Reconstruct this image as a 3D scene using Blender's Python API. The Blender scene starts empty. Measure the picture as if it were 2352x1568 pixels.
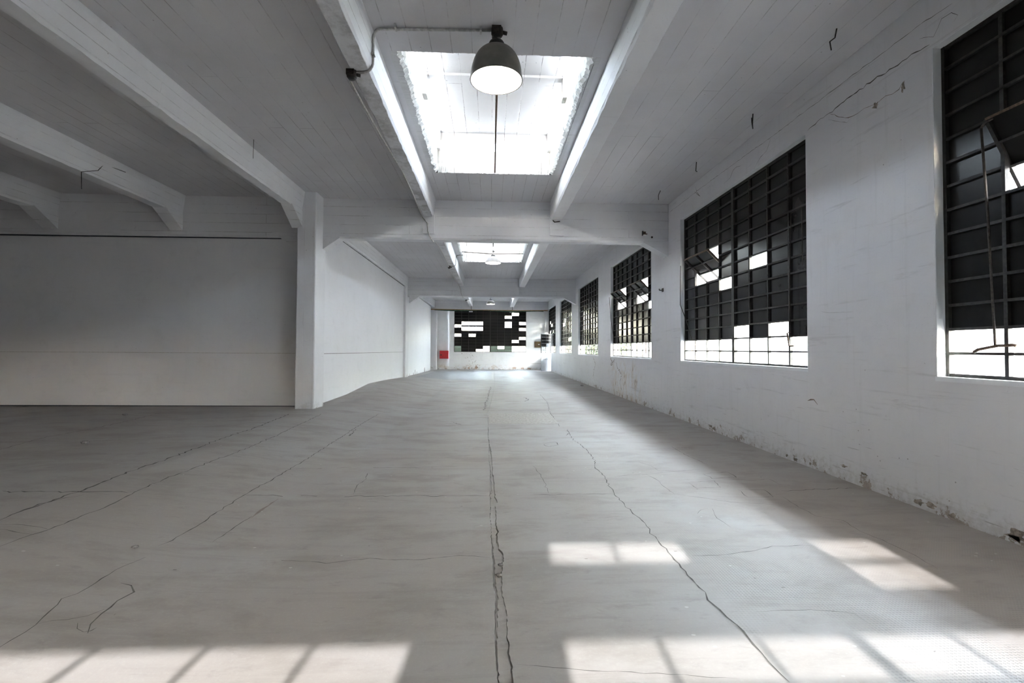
import bpy, bmesh, math, random
from mathutils import Vector, Matrix

random.seed(7)
SC = bpy.context.scene
COL = SC.collection
PI = math.pi

# ------------------------------------------------------------------ camera, sky, sun, exposure
EXPOSURE = 4.7
SKY = 1.0
SUN = 19.0
LAMP_W = 3.5
CAM_H = 1.25
F_PX, YAW, PITCH, ROLL, SX, SY = 1103.194, .0427, .0244, .0053, -1.7509, -10.0753
fw = Vector((math.sin(YAW) * math.cos(PITCH), math.cos(YAW) * math.cos(PITCH), math.sin(PITCH)))
rt0 = Vector((math.cos(YAW), -math.sin(YAW), 0))
up0 = rt0.cross(fw)
rt = rt0 * math.cos(ROLL) + up0 * math.sin(ROLL)
up = up0 * math.cos(ROLL) - rt0 * math.sin(ROLL)
cd = bpy.data.cameras.new('camera')
cam = bpy.data.objects.new('camera', cd)
COL.objects.link(cam)
M = Matrix((rt, up, -fw)).transposed().to_4x4()
M.translation = (0, 0, CAM_H)
cam.matrix_world = M
cd.sensor_width = 36
cd.lens = F_PX * 36 / 2352
cd.shift_x = -SX / 2352
cd.shift_y = SY / 2352
cd.clip_start = .02
cd.clip_end = 500
SC.camera = cam

SC.view_settings.view_transform = 'Standard'
SC.view_settings.look = 'None'
SC.view_settings.gamma = 1
SC.view_settings.use_curve_mapping = False
SC.view_settings.exposure = EXPOSURE
try:
    SC.cycles.use_denoising = True
    SC.cycles.max_bounces = 10
    SC.cycles.diffuse_bounces = 6
    SC.cycles.glossy_bounces = 3
    SC.cycles.transparent_max_bounces = 24
    SC.cycles.caustics_reflective = False
    SC.cycles.caustics_refractive = False
    SC.cycles.sample_clamp_indirect = 3
except Exception:
    pass

SUN_DX, SUN_TAN = .055, .535         # drift to the right per metre of depth, drop per metre of depth
wd = bpy.data.worlds.new('sky')
SC.world = wd
wd.use_nodes = True
nt = wd.node_tree
nt.nodes.clear()
sky = nt.nodes.new('ShaderNodeTexSky')
sky.sky_type = 'NISHITA'
sky.sun_disc = False
sky.sun_elevation = math.radians(28)
sky.sun_rotation = math.radians(183)
sky.air_density = 1.5
sky.dust_density = 4.0
hs = nt.nodes.new('ShaderNodeHueSaturation')
hs.inputs['Saturation'].default_value = .55
bg = nt.nodes.new('ShaderNodeBackground')
bg.inputs['Strength'].default_value = SKY
wo = nt.nodes.new('ShaderNodeOutputWorld')
nt.links.new(sky.outputs[0], hs.inputs['Color'])
nt.links.new(hs.outputs[0], bg.inputs['Color'])
nt.links.new(bg.outputs[0], wo.inputs['Surface'])

sd = bpy.data.lights.new('sun', 'SUN')
sd.energy = SUN
sd.angle = math.radians(.9)
sd.color = (.94, .97, 1)
sun = bpy.data.objects.new('sun', sd)
COL.objects.link(sun)
sun.rotation_euler = Vector((SUN_DX, 1, -SUN_TAN)).to_track_quat('-Z', 'Y').to_euler()
sun.location = (0, -20, 14)

# ------------------------------------------------------------------ helpers


class MB:
    """collects shapes and links them as one mesh object"""

    def __init__(self):
        self.bm = bmesh.new()

    def box(self, x0, x1, y0, y1, z0, z1):
        bm = self.bm
        v = [bm.verts.new(p) for p in ((x0, y0, z0), (x1, y0, z0), (x1, y1, z0), (x0, y1, z0),
                                       (x0, y0, z1), (x1, y0, z1), (x1, y1, z1), (x0, y1, z1))]
        for q in ((3, 2, 1, 0), (4, 5, 6, 7), (0, 1, 5, 4), (1, 2, 6, 5), (2, 3, 7, 6), (3, 0, 4, 7)):
            bm.faces.new([v[i] for i in q])
        return self

    def prism(self, pts, d):
        """extrude the polygon pts along the vector d"""
        bm = self.bm
        a = [bm.verts.new(p) for p in pts]
        b = [bm.verts.new(Vector(p) + Vector(d)) for p in pts]
        n = len(a)
        bm.faces.new(a)
        bm.faces.new(b[::-1])
        for i in range(n):
            bm.faces.new([a[(i + 1) % n], a[i], b[i], b[(i + 1) % n]])
        return self

    def tube(self, pts, r, seg=8):
        bm = self.bm
        pts = [Vector(p) for p in pts]
        rings = []
        ref = None
        for i, p in enumerate(pts):
            t = (pts[min(i + 1, len(pts) - 1)] - pts[max(i - 1, 0)]).normalized()
            if ref is None or abs(ref.dot(t)) > .99:
                ref = Vector((0, 0, 1)) if abs(t.z) < .9 else Vector((1, 0, 0))
            s = t.cross(ref).normalized()
            ref = s.cross(t).normalized()
            rr = r[i] if isinstance(r, (list, tuple)) else r
            rings.append([bm.verts.new(p + (s * math.cos(2 * PI * k / seg) + ref * math.sin(2 * PI * k / seg)) * rr) for k in range(seg)])
        for a, b in zip(rings, rings[1:]):
            for k in range(seg):
                f = bm.faces.new([a[k], a[(k + 1) % seg], b[(k + 1) % seg], b[k]])
                f.smooth = True
        bm.faces.new(rings[0][::-1])
        bm.faces.new(rings[-1])
        return self

    def lathe(self, prof, c, seg=40, close=False):
        bm = self.bm
        rings = []
        for r, z in prof:
            rings.append([bm.verts.new((c[0] + r * math.cos(2 * PI * k / seg), c[1] + r * math.sin(2 * PI * k / seg), c[2] + z)) for k in range(seg)])
        pairs = list(zip(rings, rings[1:]))
        if close:
            pairs.append((rings[-1], rings[0]))
        for a, b in pairs:
            for k in range(seg):
                f = bm.faces.new([a[k], a[(k + 1) % seg], b[(k + 1) % seg], b[k]])
                f.smooth = True
        return self

    def ball(self, c, r, sub=2, sq=(1, 1, 1), jit=0):
        ret = bmesh.ops.create_icosphere(self.bm, subdivisions=sub, radius=1)
        for v in ret['verts']:
            k = 1 + random.uniform(-jit, jit)
            v.co = Vector((c[0] + v.co.x * r * sq[0] * k, c[1] + v.co.y * r * sq[1] * k, c[2] + v.co.z * r * sq[2] * k))
        return self

    def quad(self, *p):
        self.bm.faces.new([self.bm.verts.new(q) for q in p])
        return self

    def build(self, name, mat, parent=None, loc=None, bevel=0, fix=True):
        if fix:
            bmesh.ops.recalc_face_normals(self.bm, faces=self.bm.faces[:])
        me = bpy.data.meshes.new(name)
        self.bm.to_mesh(me)
        self.bm.free()
        return link(name, me, mat, parent, loc, bevel)


def link(name, me, mat=None, parent=None, loc=None, bevel=0):
    if mat is not None and not me.materials:
        me.materials.append(mat)
    o = bpy.data.objects.new(name, me)
    COL.objects.link(o)
    if parent is not None:
        o.parent = parent
        o.matrix_parent_inverse = Matrix.Translation(-Vector(parent.location)) if parent.rotation_euler.to_quaternion().angle < 1e-6 else Matrix.Identity(4)
        if loc is not None:
            o.location = loc
    elif loc is not None:
        o.location = loc
    if bevel:
        m = o.modifiers.new('bevel', 'BEVEL')
        m.width = bevel
        m.segments = 2
        m.limit_method = 'ANGLE'
    return o


def empty(name, loc=(0, 0, 0)):
    o = bpy.data.objects.new(name, None)
    COL.objects.link(o)
    o.location = loc
    o.empty_display_size = .1
    return o


def tag(o, label, cat, group=None):
    o['label'] = label
    o['category'] = cat
    if group:
        o['group'] = group
    return o


def struct(o, label=None):
    o['kind'] = 'structure'
    if label:
        o['label'] = label
    return o


def part(name, mb, mat, parent, label=None, bevel=0):
    """a mesh given in world coordinates, made a child of parent"""
    o = mb.build(name, mat, parent, bevel=bevel)
    if label:
        o['label'] = label
    return o


# ------------------------------------------------------------------ materials
class NT:
    def __init__(self, name):
        self.m = bpy.data.materials.new(name)
        self.m.use_nodes = True
        self.t = self.m.node_tree
        self.t.nodes.clear()

    def n(self, typ, **kw):
        o = self.t.nodes.new('ShaderNode' + typ)
        for k, v in kw.items():
            if k.startswith('i_'):
                key = k[2:]
                key = int(key) if key.isdigit() else key.replace('_', ' ')
                self.set(o.inputs[key], v)
            else:
                setattr(o, k, v)
        return o

    def set(self, sock, v):
        if isinstance(v, bpy.types.NodeSocket):
            self.t.links.new(v, sock)
        elif isinstance(v, bpy.types.Node):
            self.t.links.new(v.outputs[0], sock)
        else:
            if sock.type == 'RGBA' and len(v) == 3:
                v = (*v, 1)
            sock.default_value = v

    def math(self, op, a, b=None, c=None, clamp=False):
        o = self.n('Math', operation=op)
        o.use_clamp = clamp
        self.set(o.inputs[0], a)
        if b is not None:
            self.set(o.inputs[1], b)
        if c is not None:
            self.set(o.inputs[2], c)
        return o.outputs[0]

    def noise(self, vec, scale, detail=4, rough=.55, dist=0):
        o = self.n('TexNoise', i_Vector=vec, i_Scale=scale, i_Detail=detail, i_Roughness=rough, i_Distortion=dist)
        return o.outputs['Fac']

    def ramp(self, fac, a, b, lo=0., hi=1.):
        o = self.n('MapRange', interpolation_type='SMOOTHSTEP')
        self.set(o.inputs[0], fac)
        for i, v in enumerate((a, b, lo, hi)):
            o.inputs[i + 1].default_value = v
        return o.outputs[0]

    def mix(self, fac, a, b, blend='MIX'):
        o = self.n('Mix', data_type='RGBA', blend_type=blend)
        self.set(o.inputs[0], fac)
        self.set(o.inputs[6], a)
        self.set(o.inputs[7], b)
        return o.outputs[2]

    def scale(self, vec, s):
        o = self.n('Mapping')
        self.set(o.inputs['Vector'], vec)
        o.inputs['Scale'].default_value = s
        return o.outputs[0]

    def out(self, shader):
        o = self.n('OutputMaterial')
        self.set(o.inputs['Surface'], shader)
        return self.m


def simple(name, col, rough=.6, metal=0, var=.12, sc=14, spec=.4):
    k = NT(name)
    pos = k.n('TexCoord').outputs['Object']
    f = k.noise(pos, sc)
    c = k.mix(k.ramp(f, .35, .7), [x * (1 - var) for x in col], [min(1, x * (1 + var)) for x in col])
    b = k.n('Bump', i_Strength=.15, i_Distance=.003, i_Height=k.noise(pos, sc * 5))
    p = k.n('BsdfPrincipled', i_Base_Color=c, i_Roughness=rough, i_Metallic=metal, i_Normal=b.outputs[0])
    p.inputs['Specular IOR Level'].default_value = spec
    return k.out(p)


def white_concrete(name, lines=None, base=(.67, .672, .70), pitch=.19, length=3.1, line_dark=.35, speck=.5, blotch=.13, wear=None):
    """painted board-marked concrete; lines = axis the formwork boards run along"""
    k = NT(name)
    pos = k.n('NewGeometry').outputs['Position']
    big = k.noise(pos, .55, 5, .6)
    mid = k.noise(pos, 3.2, 6, .65, .4)
    fine = k.noise(pos, 42, 4, .6)
    c = k.mix(k.ramp(big, .3, .72), [x * (1 - blotch) for x in base], base)
    c = k.mix(k.math('MULTIPLY', k.ramp(mid, .52, .74), .28), c, (.52, .515, .525))
    h = k.math('MULTIPLY', fine, .25)
    h = k.math('ADD', h, k.math('MULTIPLY', mid, .5))
    if lines:
        sep = k.n('SeparateXYZ')
        k.set(sep.inputs[0], pos)
        comb = k.n('CombineXYZ')
        along, across = {'Y': (1, 0), 'X': (0, 2), 'YZ': (1, 2), 'Z': (2, 0)}[lines]
        wob = k.math('MULTIPLY', k.math('SUBTRACT', k.noise(pos, 1.3, 3), .5), .02)
        k.set(comb.inputs[0], sep.outputs[along])
        k.set(comb.inputs[1], k.math('ADD', sep.outputs[across], wob))
        br = k.n('TexBrick', offset=.37, offset_frequency=2, squash=1)
        k.set(br.inputs['Vector'], comb)
        br.inputs['Scale'].default_value = 1
        br.inputs['Mortar Size'].default_value = .0042
        br.inputs['Mortar Smooth'].default_value = .25
        br.inputs['Brick Width'].default_value = length
        br.inputs['Row Height'].default_value = pitch
        br.inputs['Color1'].default_value = (.0, .0, .0, 1)
        br.inputs['Color2'].default_value = (1, 1, 1, 1)
        br.inputs['Mortar'].default_value = (.5, .5, .5, 1)
        brk = k.ramp(k.noise(pos, 1.3, 6, .8), .42, .62)
        lm = k.math('MULTIPLY', br.outputs['Fac'], brk)
        c = k.mix(k.math('MULTIPLY', lm, line_dark * 2), c, (.17, .16, .16))
        tone = k.math('MULTIPLY', br.outputs['Color'], .05)
        c = k.mix(tone, c, (.50, .495, .50))
        h = k.math('SUBTRACT', h, k.math('MULTIPLY', br.outputs['Fac'], 1.4))
        h = k.math('ADD', h, k.math('MULTIPLY', br.outputs['Color'], .35))
    vo = k.n('TexVoronoi', i_Vector=pos, i_Scale=9.0)
    dots = k.math('MULTIPLY', k.math('LESS_THAN', vo.outputs['Distance'], .055), k.math('GREATER_THAN', k.noise(pos, 1.7, 2), .55))
    c = k.mix(k.math('MULTIPLY', dots, speck), c, (.08, .07, .065))
    vo2 = k.n('TexVoronoi', i_Vector=pos, i_Scale=38.0)
    dots2 = k.math('MULTIPLY', k.math('LESS_THAN', vo2.outputs['Distance'], .10), k.math('GREATER_THAN', k.noise(pos, 1.1, 3), .58))
    c = k.mix(k.math('MULTIPLY', dots2, speck * .6), c, (.2, .19, .18))
    if wear:
        c, h = wear(k, pos, c, h)
    b = k.n('Bump', i_Strength=.5, i_Distance=.006, i_Height=h)
    p = k.n('BsdfPrincipled', i_Base_Color=c, i_Roughness=.72, i_Normal=b.outputs[0])
    p.inputs['Specular IOR Level'].default_value = .25
    return k.out(p)


def plaster_wear(stain=None, base_z=.0, scuffs=1.0, foot_k=1.0):
    """chipped paint along the foot of a wall, scuffs, and one damp stain at a given spot"""
    def f(k, pos, c, h):
        sep = k.n('SeparateXYZ')
        k.set(sep.inputs[0], pos)
        z = sep.outputs[2]
        if scuffs:
            sc = k.noise(k.scale(pos, (.6, .6, 9)), 1.6, 6, .75, .5)
            c = k.mix(k.math('MULTIPLY', k.ramp(sc, .56, .70), .42 * scuffs), c, (.36, .36, .37))
            dr = k.noise(k.scale(pos, (9, 9, .5)), 1.5, 4, .7)
            c = k.mix(k.math('MULTIPLY', k.ramp(dr, .54, .72), .18 * scuffs), c, (.44, .44, .44))
            sk = k.noise(k.scale(pos, (2.2, 2.2, 40)), 1.1, 3, .8, .3)
            low = k.ramp(z, 1.1, .2)
            c = k.mix(k.math('MULTIPLY', k.math('MULTIPLY', k.ramp(sk, .66, .70), low), .5 * scuffs), c, (.2, .2, .2))
        foot = k.ramp(z, base_z + .30, base_z + .0)
        ch = k.noise(pos, 6.5, 6, .7)
        chip = k.ramp(k.math('ADD', ch, k.math('MULTIPLY', foot, .26)), .80, .83)
        chip = k.math('MULTIPLY', chip, k.ramp(z, base_z + .42, base_z + .2))
        grime = k.math('MULTIPLY', k.ramp(k.math('ADD', k.noise(pos, 14, 5, .7), k.math('MULTIPLY', foot, .3)), .62, .9), .35 * foot_k)
        c = k.mix(grime, c, (.33, .31, .29))
        c = k.mix(k.math('MULTIPLY', chip, .85 * foot_k), c, k.mix(k.noise(pos, 25), (.16, .13, .11), (.40, .34, .29)))
        h = k.math('SUBTRACT', h, k.math('MULTIPLY', chip, 1.5))
        if stain:
            sy, sw, zt = stain
            dy = k.math('ABSOLUTE', k.math('SUBTRACT', sep.outputs[1], sy))
            m = k.math('MULTIPLY', k.ramp(dy, sw, sw * .35), k.ramp(z, zt, zt * .5))
            s = k.noise(k.scale(pos, (1, 1.6, .9)), 3.2, 7, .72, .6)
            c = k.mix(k.math('MULTIPLY', k.math('MULTIPLY', k.ramp(s, .47, .60), m), .55), c, (.50, .40, .30))
            c = k.mix(k.math('MULTIPLY', k.math('MULTIPLY', k.ramp(s, .60, .64), m), .75), c, (.22, .17, .13))
        return c, h
    return f


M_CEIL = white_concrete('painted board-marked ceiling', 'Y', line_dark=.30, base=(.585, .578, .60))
M_BEAMX = white_concrete('painted cross beam', 'X', pitch=.17, length=4.2, line_dark=.3)
M_RIB = white_concrete('painted rib', 'YZ', pitch=.11, length=5.0, line_dark=.25)
M_COLUMN = white_concrete('painted column', 'Z', pitch=.16, length=6, line_dark=.15, speck=.8, wear=plaster_wear(scuffs=0, base_z=.12))
M_WALL = white_concrete('painted plaster', None, blotch=.05, speck=.3, wear=plaster_wear(scuffs=.25, foot_k=.4))
M_WALL_R = white_concrete('weathered painted plaster', None, blotch=.09, speck=.5, wear=plaster_wear(stain=(12.2, 1.9, 1.15)))
M_WALL_FAR = white_concrete('far painted plaster', None, blotch=.06, speck=.4, base=(.76, .765, .77), wear=plaster_wear(stain=(28.9, 30, .35)))
M_REVEAL = white_concrete('bluish white reveal paint', None, base=(.74, .76, .79), speck=.25, blotch=.06)
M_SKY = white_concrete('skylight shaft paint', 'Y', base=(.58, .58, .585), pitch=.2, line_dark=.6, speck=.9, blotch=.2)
M_DARKGAP = simple('dark joint', (.03, .035, .045), .9)
M_CRACK = simple('crack shadow', (.115, .108, .102), .95, var=.3)
M_CRACKB = simple('brown wall crack', (.17, .13, .105), .95, var=.3)
M_YELLOW = simple('yellowed frame paint', (.45, .42, .06), .6)
M_BLACK = simple('black painted steel', (.016, .015, .015), .55, var=.3, sc=30)
M_BAR = simple('worn black glazing steel', (.020, .018, .017), .6, var=.5, sc=40)
M_RUST = simple('rusty steel', (.10, .065, .045), .7, var=.4, sc=60)
M_DKMETAL = simple('dark iron', (.035, .028, .024), .65, var=.4, sc=60)
M_CONDUIT = simple('grey painted conduit', (.42, .41, .40), .5, var=.2, sc=30)
M_RED = simple('red enamel', (.46, .018, .022), .4, var=.1)
M_SHADE = simple('grey-green enamel shade', (.17, .165, .145), .45, var=.15, sc=8)
M_SHADEW = simple('pale enamel shade', (.40, .385, .36), .4, var=.1, sc=8)
M_SHADEIN = simple('white enamel shade lining', (.88, .88, .85), .35, var=.03)
M_CAP = simple('black lamp cap', (.025, .025, .025), .5)
M_OCHRE = simple('ochre pipe paint', (.34, .20, .07), .55, var=.2)
M_GREEN = simple('dark green sheeting', (.03, .07, .045), .7, var=.4, sc=6)
M_DOOR = simple('grey white door paint', (.62, .63, .65), .45, var=.05, sc=5)
M_STONE = simple('concrete crumb', (.27, .255, .245), .9, var=.4, sc=50)
M_LABEL = simple('white paper', (.75, .75, .72), .7, var=.03)


def m_wood():
    k = NT('brown board wood')
    pos = k.n('TexCoord').outputs['Object']
    f = k.noise(k.scale(pos, (3, 3, 24)), 1.6, 5, .6, .6)
    g = k.noise(pos, 5, 3)
    c = k.mix(k.ramp(f, .35, .68), (.085, .045, .02), (.20, .125, .045))
    c = k.mix(k.math('MULTIPLY', k.ramp(g, .5, .68), .5), c, (.21, .18, .05))
    p = k.n('BsdfPrincipled', i_Base_Color=c, i_Roughness=.6)
    return k.out(p)


M_WOOD = m_wood()


def m_emit(name, col, s):
    k = NT(name)
    return k.out(k.n('Emission', i_Color=col, i_Strength=s))


M_BULB = m_emit('lit bulb', (1, .98, .90), 5.0)


def m_pane(name, trans, tint, rough_g, gloss=.06, dark=(.012, .011, .011), blur=False):
    """window pane: part of the light goes straight through, the rest is paint or a glassy sheen"""
    k = NT(name)
    pos = k.n('NewGeometry').outputs['Position']
    col = k.mix(k.ramp(k.noise(pos, 2.4, 5, .65), .4, .7), dark, [d * 1.3 + .001 for d in dark])
    pr = k.n('BsdfPrincipled', i_Base_Color=col, i_Roughness=rough_g)
    pr.inputs['Specular IOR Level'].default_value = .16
    if trans <= 0:
        return k.out(pr)
    tr = k.n('BsdfTransparent', i_Color=tint)
    mx = k.n('MixShader')
    fac = trans
    if blur:
        fac = k.math('MULTIPLY', k.ramp(k.noise(pos, 2.1, 3, .6), .35, .65), trans)
    k.set(mx.inputs[0], fac)
    k.t.links.new(pr.outputs[0], mx.inputs[1])
    k.t.links.new(tr.outputs[0], mx.inputs[2])
    return k.out(mx)


M_PBLACK = m_pane('pane painted black', 0, None, .22)
M_PTINT = m_pane('thinly painted dark pane', .04, (1, 1, .97), .2, dark=(.012, .012, .012), blur=True)
M_PCLEAR = m_pane('clear window pane', .96, (.97, .99, .98), .06, dark=(.2, .21, .2))
M_PFROST = m_pane('dusty frosted pane', .78, (.95, .97, 1.0), .3, dark=(.55, .57, .6))
M_PGREEN = m_pane('greenish ribbed pane', .13, (.86, 1, .97), .25, dark=(.055, .075, .07))
M_PFILL = m_pane('fill light pane', .28, (1, 1, 1), .3, dark=(.5, .5, .48))  # transmission tuned for the added window that brightens the left partition
M_PSUN = m_pane('sun-dimming pane', .155, (1, .98, .95), .3, dark=(.5, .5, .48))  # unseen panes, transmission lowered to weaken the sun patches


def m_floor():
    k = NT('worn grey concrete floor')
    pos = k.n('NewGeometry').outputs['Position']
    sep = k.n('SeparateXYZ')
    k.set(sep.inputs[0], pos)
    x, y = sep.outputs[0], sep.outputs[1]
    big = k.noise(pos, .42, 5, .6, .3)
    mid = k.noise(k.scale(pos, (1, 1.9, 1)), 1.5, 6, .65, .3)
    fine = k.noise(pos, 60, 4, .65)
    c = k.mix(k.ramp(big, .34, .68), (.335, .307, .291), (.365, .352, .346))
    c = k.mix(k.math('MULTIPLY', k.ramp(mid, .46, .66), .6), c, (.262, .238, .222))
    c = k.mix(k.math('MULTIPLY', k.ramp(k.noise(k.scale(pos, (1, 2.6, 1)), 4.5, 7, .7, .5), .55, .70), .35), c, (.215, .198, .186))
    c = k.mix(k.math('MULTIPLY', k.ramp(k.noise(pos, .9, 4, .6), .55, .72), .35), c, (.40, .405, .415))
    st = k.noise(k.scale(pos, (.5, 7, 1)), 1.2, 5, .7, .4)
    c = k.mix(k.math('MULTIPLY', k.ramp(st, .52, .66), .2), c, (.225, .208, .196))
    c = k.mix(k.math('MULTIPLY', k.ramp(fine, .5, .8), .18), c, (.5, .49, .48))
    vo = k.n('TexVoronoi', i_Vector=k.scale(pos, (1, 1.6, 1)), i_Scale=7.0)
    ch = k.math('MULTIPLY', k.math('LESS_THAN', vo.outputs['Distance'], .07), k.math('GREATER_THAN', k.noise(pos, 2.3, 2), .56))
    c = k.mix(k.math('MULTIPLY', ch, .55), c, (.58, .57, .56))
    vo2 = k.n('TexVoronoi', i_Vector=k.scale(pos, (1, 2.1, 1)), i_Scale=4.3)
    dk = k.math('MULTIPLY', k.math('LESS_THAN', vo2.outputs['Distance'], .05), k.math('GREATER_THAN', k.noise(pos, 1.9, 2), .54))
    c = k.mix(k.math('MULTIPLY', dk, .7), c, (.13, .12, .11))
    # knurled screed on the right, near the camera
    a = k.math('MULTIPLY', k.math('ADD', x, y), 2 * PI / .034)
    b2 = k.math('MULTIPLY', k.math('SUBTRACT', x, y), 2 * PI / .034)
    kn = k.math('MULTIPLY', k.math('SINE', a), k.math('SINE', b2))
    edge = k.math('ADD', x, k.math('MULTIPLY', k.math('SUBTRACT', k.noise(pos, 1.4, 3), .5), .5))
    area = k.math('MULTIPLY', k.ramp(edge, 1.12, 1.3), k.ramp(y, 3.9, 2.5))
    kn2 = k.math('MULTIPLY', k.ramp(kn, .1, .7), area)
    kn2 = k.math('MULTIPLY', kn2, k.ramp(k.noise(pos, 1.8, 3, .6), .36, .58))
    c = k.mix(k.math('MULTIPLY', kn2, .5), c, (.22, .215, .215))
    h = k.math('ADD', k.math('MULTIPLY', fine, .28), k.math('MULTIPLY', k.noise(pos, 9, 5, .6), .7))
    h = k.math('ADD', h, k.math('MULTIPLY', k.noise(k.scale(pos, (.6, 26, 1)), 1, 3), .25))
    h = k.math('SUBTRACT', h, k.math('MULTIPLY', kn2, .6))
    bp = k.n('Bump', i_Strength=.45, i_Distance=.004, i_Height=h)
    ro = k.ramp(k.noise(pos, 1.2, 4), .3, .7, .58, .75)
    p = k.n('BsdfPrincipled', i_Base_Color=c, i_Roughness=ro, i_Normal=bp.outputs[0])
    p.inputs['Specular IOR Level'].default_value = .2
    return k.out(p)


M_FLOOR = m_floor()

# ------------------------------------------------------------------ dimensions (metres; x right, y into the hall, z up)
XR = 3.42                      # inner face of the right wall
ZC = 4.06                      # ceiling
ZS, ZT = 1.05, 3.61            # window sill and head
WW = 3.463                     # window width, eight panes
PW, PH = WW / 8, (ZT - ZS) / 14
WIN_FAR = [3.545, 8.513, 13.565, 18.625, 23.66, 28.70]      # far jamb of each right-hand window
BEAMS = [(-.9, -.6), (9.1, 9.36), (19.2, 19.46), (28.5, 28.8)]
ZB = 3.31
SKYL = [(4.52, 7.66), (12.5, 15.56), (22.55, 25.6)]
SKX0, SKX1 = -.86, .93
YFAR = 28.9
YB = -.6                       # wall behind the camera
XL = -22.0


def lerp_tab(tab, t):
    if t <= tab[0][0]:
        return tab[0][1]
    for (a, u), (b, v) in zip(tab, tab[1:]):
        if t <= b:
            return u + (v - u) * (t - a) / (b - a)
    return tab[-1][1]


EDGE = [(-1, .165), (8.75, .16), (10, .135), (11.5, .155), (13.6, .265), (15.7, .225), (18.3, .145), (19, .12), (23, .05), (27, 0)]


def fz(x, y):
    t = min(1, max(0, (-1.3 - x) / 1.9))
    t = t * t * (3 - 2 * t)
    return t * lerp_tab(EDGE, y)


# ------------------------------------------------------------------ floor with its broken centre joint
def joint(y):
    """left and right edge of the centre joint at depth y"""
    tabL = [(-.7, .045), (1.75, .035), (2.0, .028), (2.4, .024), (2.8, .020), (3.5, .008), (4.1, .002), (5.3, -.012), (6.3, -.022), (7, -.035), (9, -.05), (9.4, -.06), (11, .0), (14.5, .10), (18, .15), (30, .2)]
    tabR = [(-.7, .10), (1.75, .092), (2.0, .088), (2.4, .078), (2.8, .068), (3.1, .055), (3.5, .045), (4.1, .040), (5.3, .025), (6.3, .0), (7, -.018), (9, -.04), (9.4, -.05), (11, .012), (14.5, .112), (18, .16), (30, .21)]
    return lerp_tab(tabL, y), lerp_tab(tabR, y)


def make_floor():
    xsL = [XL - .4, -9, -7.5, -6, -5, -4.4, -4, -3.6, -3.3, -3.05, -2.8, -2.55, -2.3, -2.05, -1.8, -1.5, -1.1, -.6, -.2]
    xsR = [.3, .8, 1.5, 2.3, 3.0, XR + .3]
    ys = []
    y = -.9
    while y < 30:
        ys.append(y)
        y += .02 if y < 4.2 else (.05 if y < 9.5 else .2)
    ys.append(30.2)
    rj = random.Random(3)
    bm = bmesh.new()
    rows = []
    sl = sr = 0.
    for y in ys:
        l, r = joint(y)
        sl = sl * .88 + rj.gauss(0, .0016)
        sr = sr * .88 + rj.gauss(0, .0021)
        k = 1 if y < 9.5 else .5
        l += max(-.012, min(.012, sl)) * k
        r += max(-.012, min(.016, sr)) * k
        if 2.72 < y < 3.05:
            r += .022 * math.sin((y - 2.72) / .33 * PI) + rj.uniform(-.002, .002)
        if 3.85 < y < 4.1:
            r += .02 * math.sin((y - 3.85) / .25 * PI)
        w = max(r - l, .008)
        g = min(.008 + .006 * math.sin(y * 3.1) + rj.uniform(-.002, .002), w * .42)
        g2 = min(.006 + .004 * math.sin(y * 4.3 + 1) + rj.uniform(-.002, .002), w * .42)
        d = .014 if y < 10 else .008
        prof = [(l, 0), (l + g * .3, -d), (l + g, -d), (l + g * 1.15, -.003 - rj.random() * .002),
                (r - g2 * 1.15, -.003 - rj.random() * .002), (r - g2, -d), (r - g2 * .3, -d), (r, 0)]
        row = [bm.verts.new((x, y, fz(x, y))) for x in xsL]
        row += [bm.verts.new((x, y, z)) for x, z in prof]
        row += [bm.verts.new((x, y, fz(x, y))) for x in xsR]
        rows.append(row)
    for a, b in zip(rows, rows[1:]):
        for i in range(len(a) - 1):
            bm.faces.new([a[i], a[i + 1], b[i + 1], b[i]])
    me = bpy.data.meshes.new('floor')
    bm.to_mesh(me)
    bm.free()
    return struct(link('floor', me, M_FLOOR), 'worn grey concrete floor with a broken joint down its middle')


floor = make_floor()

# cracks: polylines in photograph pixels laid out on the floor plane once, as thin jagged strips


def unproj(px, py, X=None, Y=None, Z=None):
    v = fw + rt * ((px - 1176 - SX) / F_PX) - up * ((py - 784 - SY) / F_PX)
    if X is not None:
        t = X / v.x
    elif Y is not None:
        t = Y / v.y
    else:
        t = (Z - CAM_H) / v.z
    return Vector((v.x * t, v.y * t, CAM_H + v.z * t))


def on_floor(px, py):
    z = 0
    for _ in range(6):
        p = unproj(px, py, Z=z)
        z = fz(p.x, p.y)
    return Vector((p.x, p.y, z))


def strip(path, width, normal, lift, rng, jitter=1.0, step=.05, project=None):
    """a jagged ribbon that follows path on a surface with the given normal"""
    n = Vector(normal)
    pts = []
    for a, b in zip(path, path[1:]):
        m = max(1, int((b - a).length / step))
        for i in range(m):
            pts.append(a.lerp(b, i / m))
    pts.append(path[-1])
    bm = bmesh.new()
    pl = []
    for i, p in enumerate(pts):
        t = (pts[min(i + 1, len(pts) - 1)] - pts[max(i - 1, 0)]).normalized()
        s = n.cross(t).normalized()
        e = min(1, i / 3 + .25, (len(pts) - 1 - i) / 3 + .25)
        w = width * e * rng.uniform(.35, 1.25) * .5
        q = p + s * rng.gauss(0, width * .8 * jitter)
        a, b = q + s * w, q - s * w
        if project:
            a.z, b.z = project(a.x, a.y), project(b.x, b.y)
        pl.append((bm.verts.new(a + n * lift), bm.verts.new(b + n * lift)))
    for (a, b), (c, d) in zip(pl, pl[1:]):
        bm.faces.new([a, b, d, c])
    return bm


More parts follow.
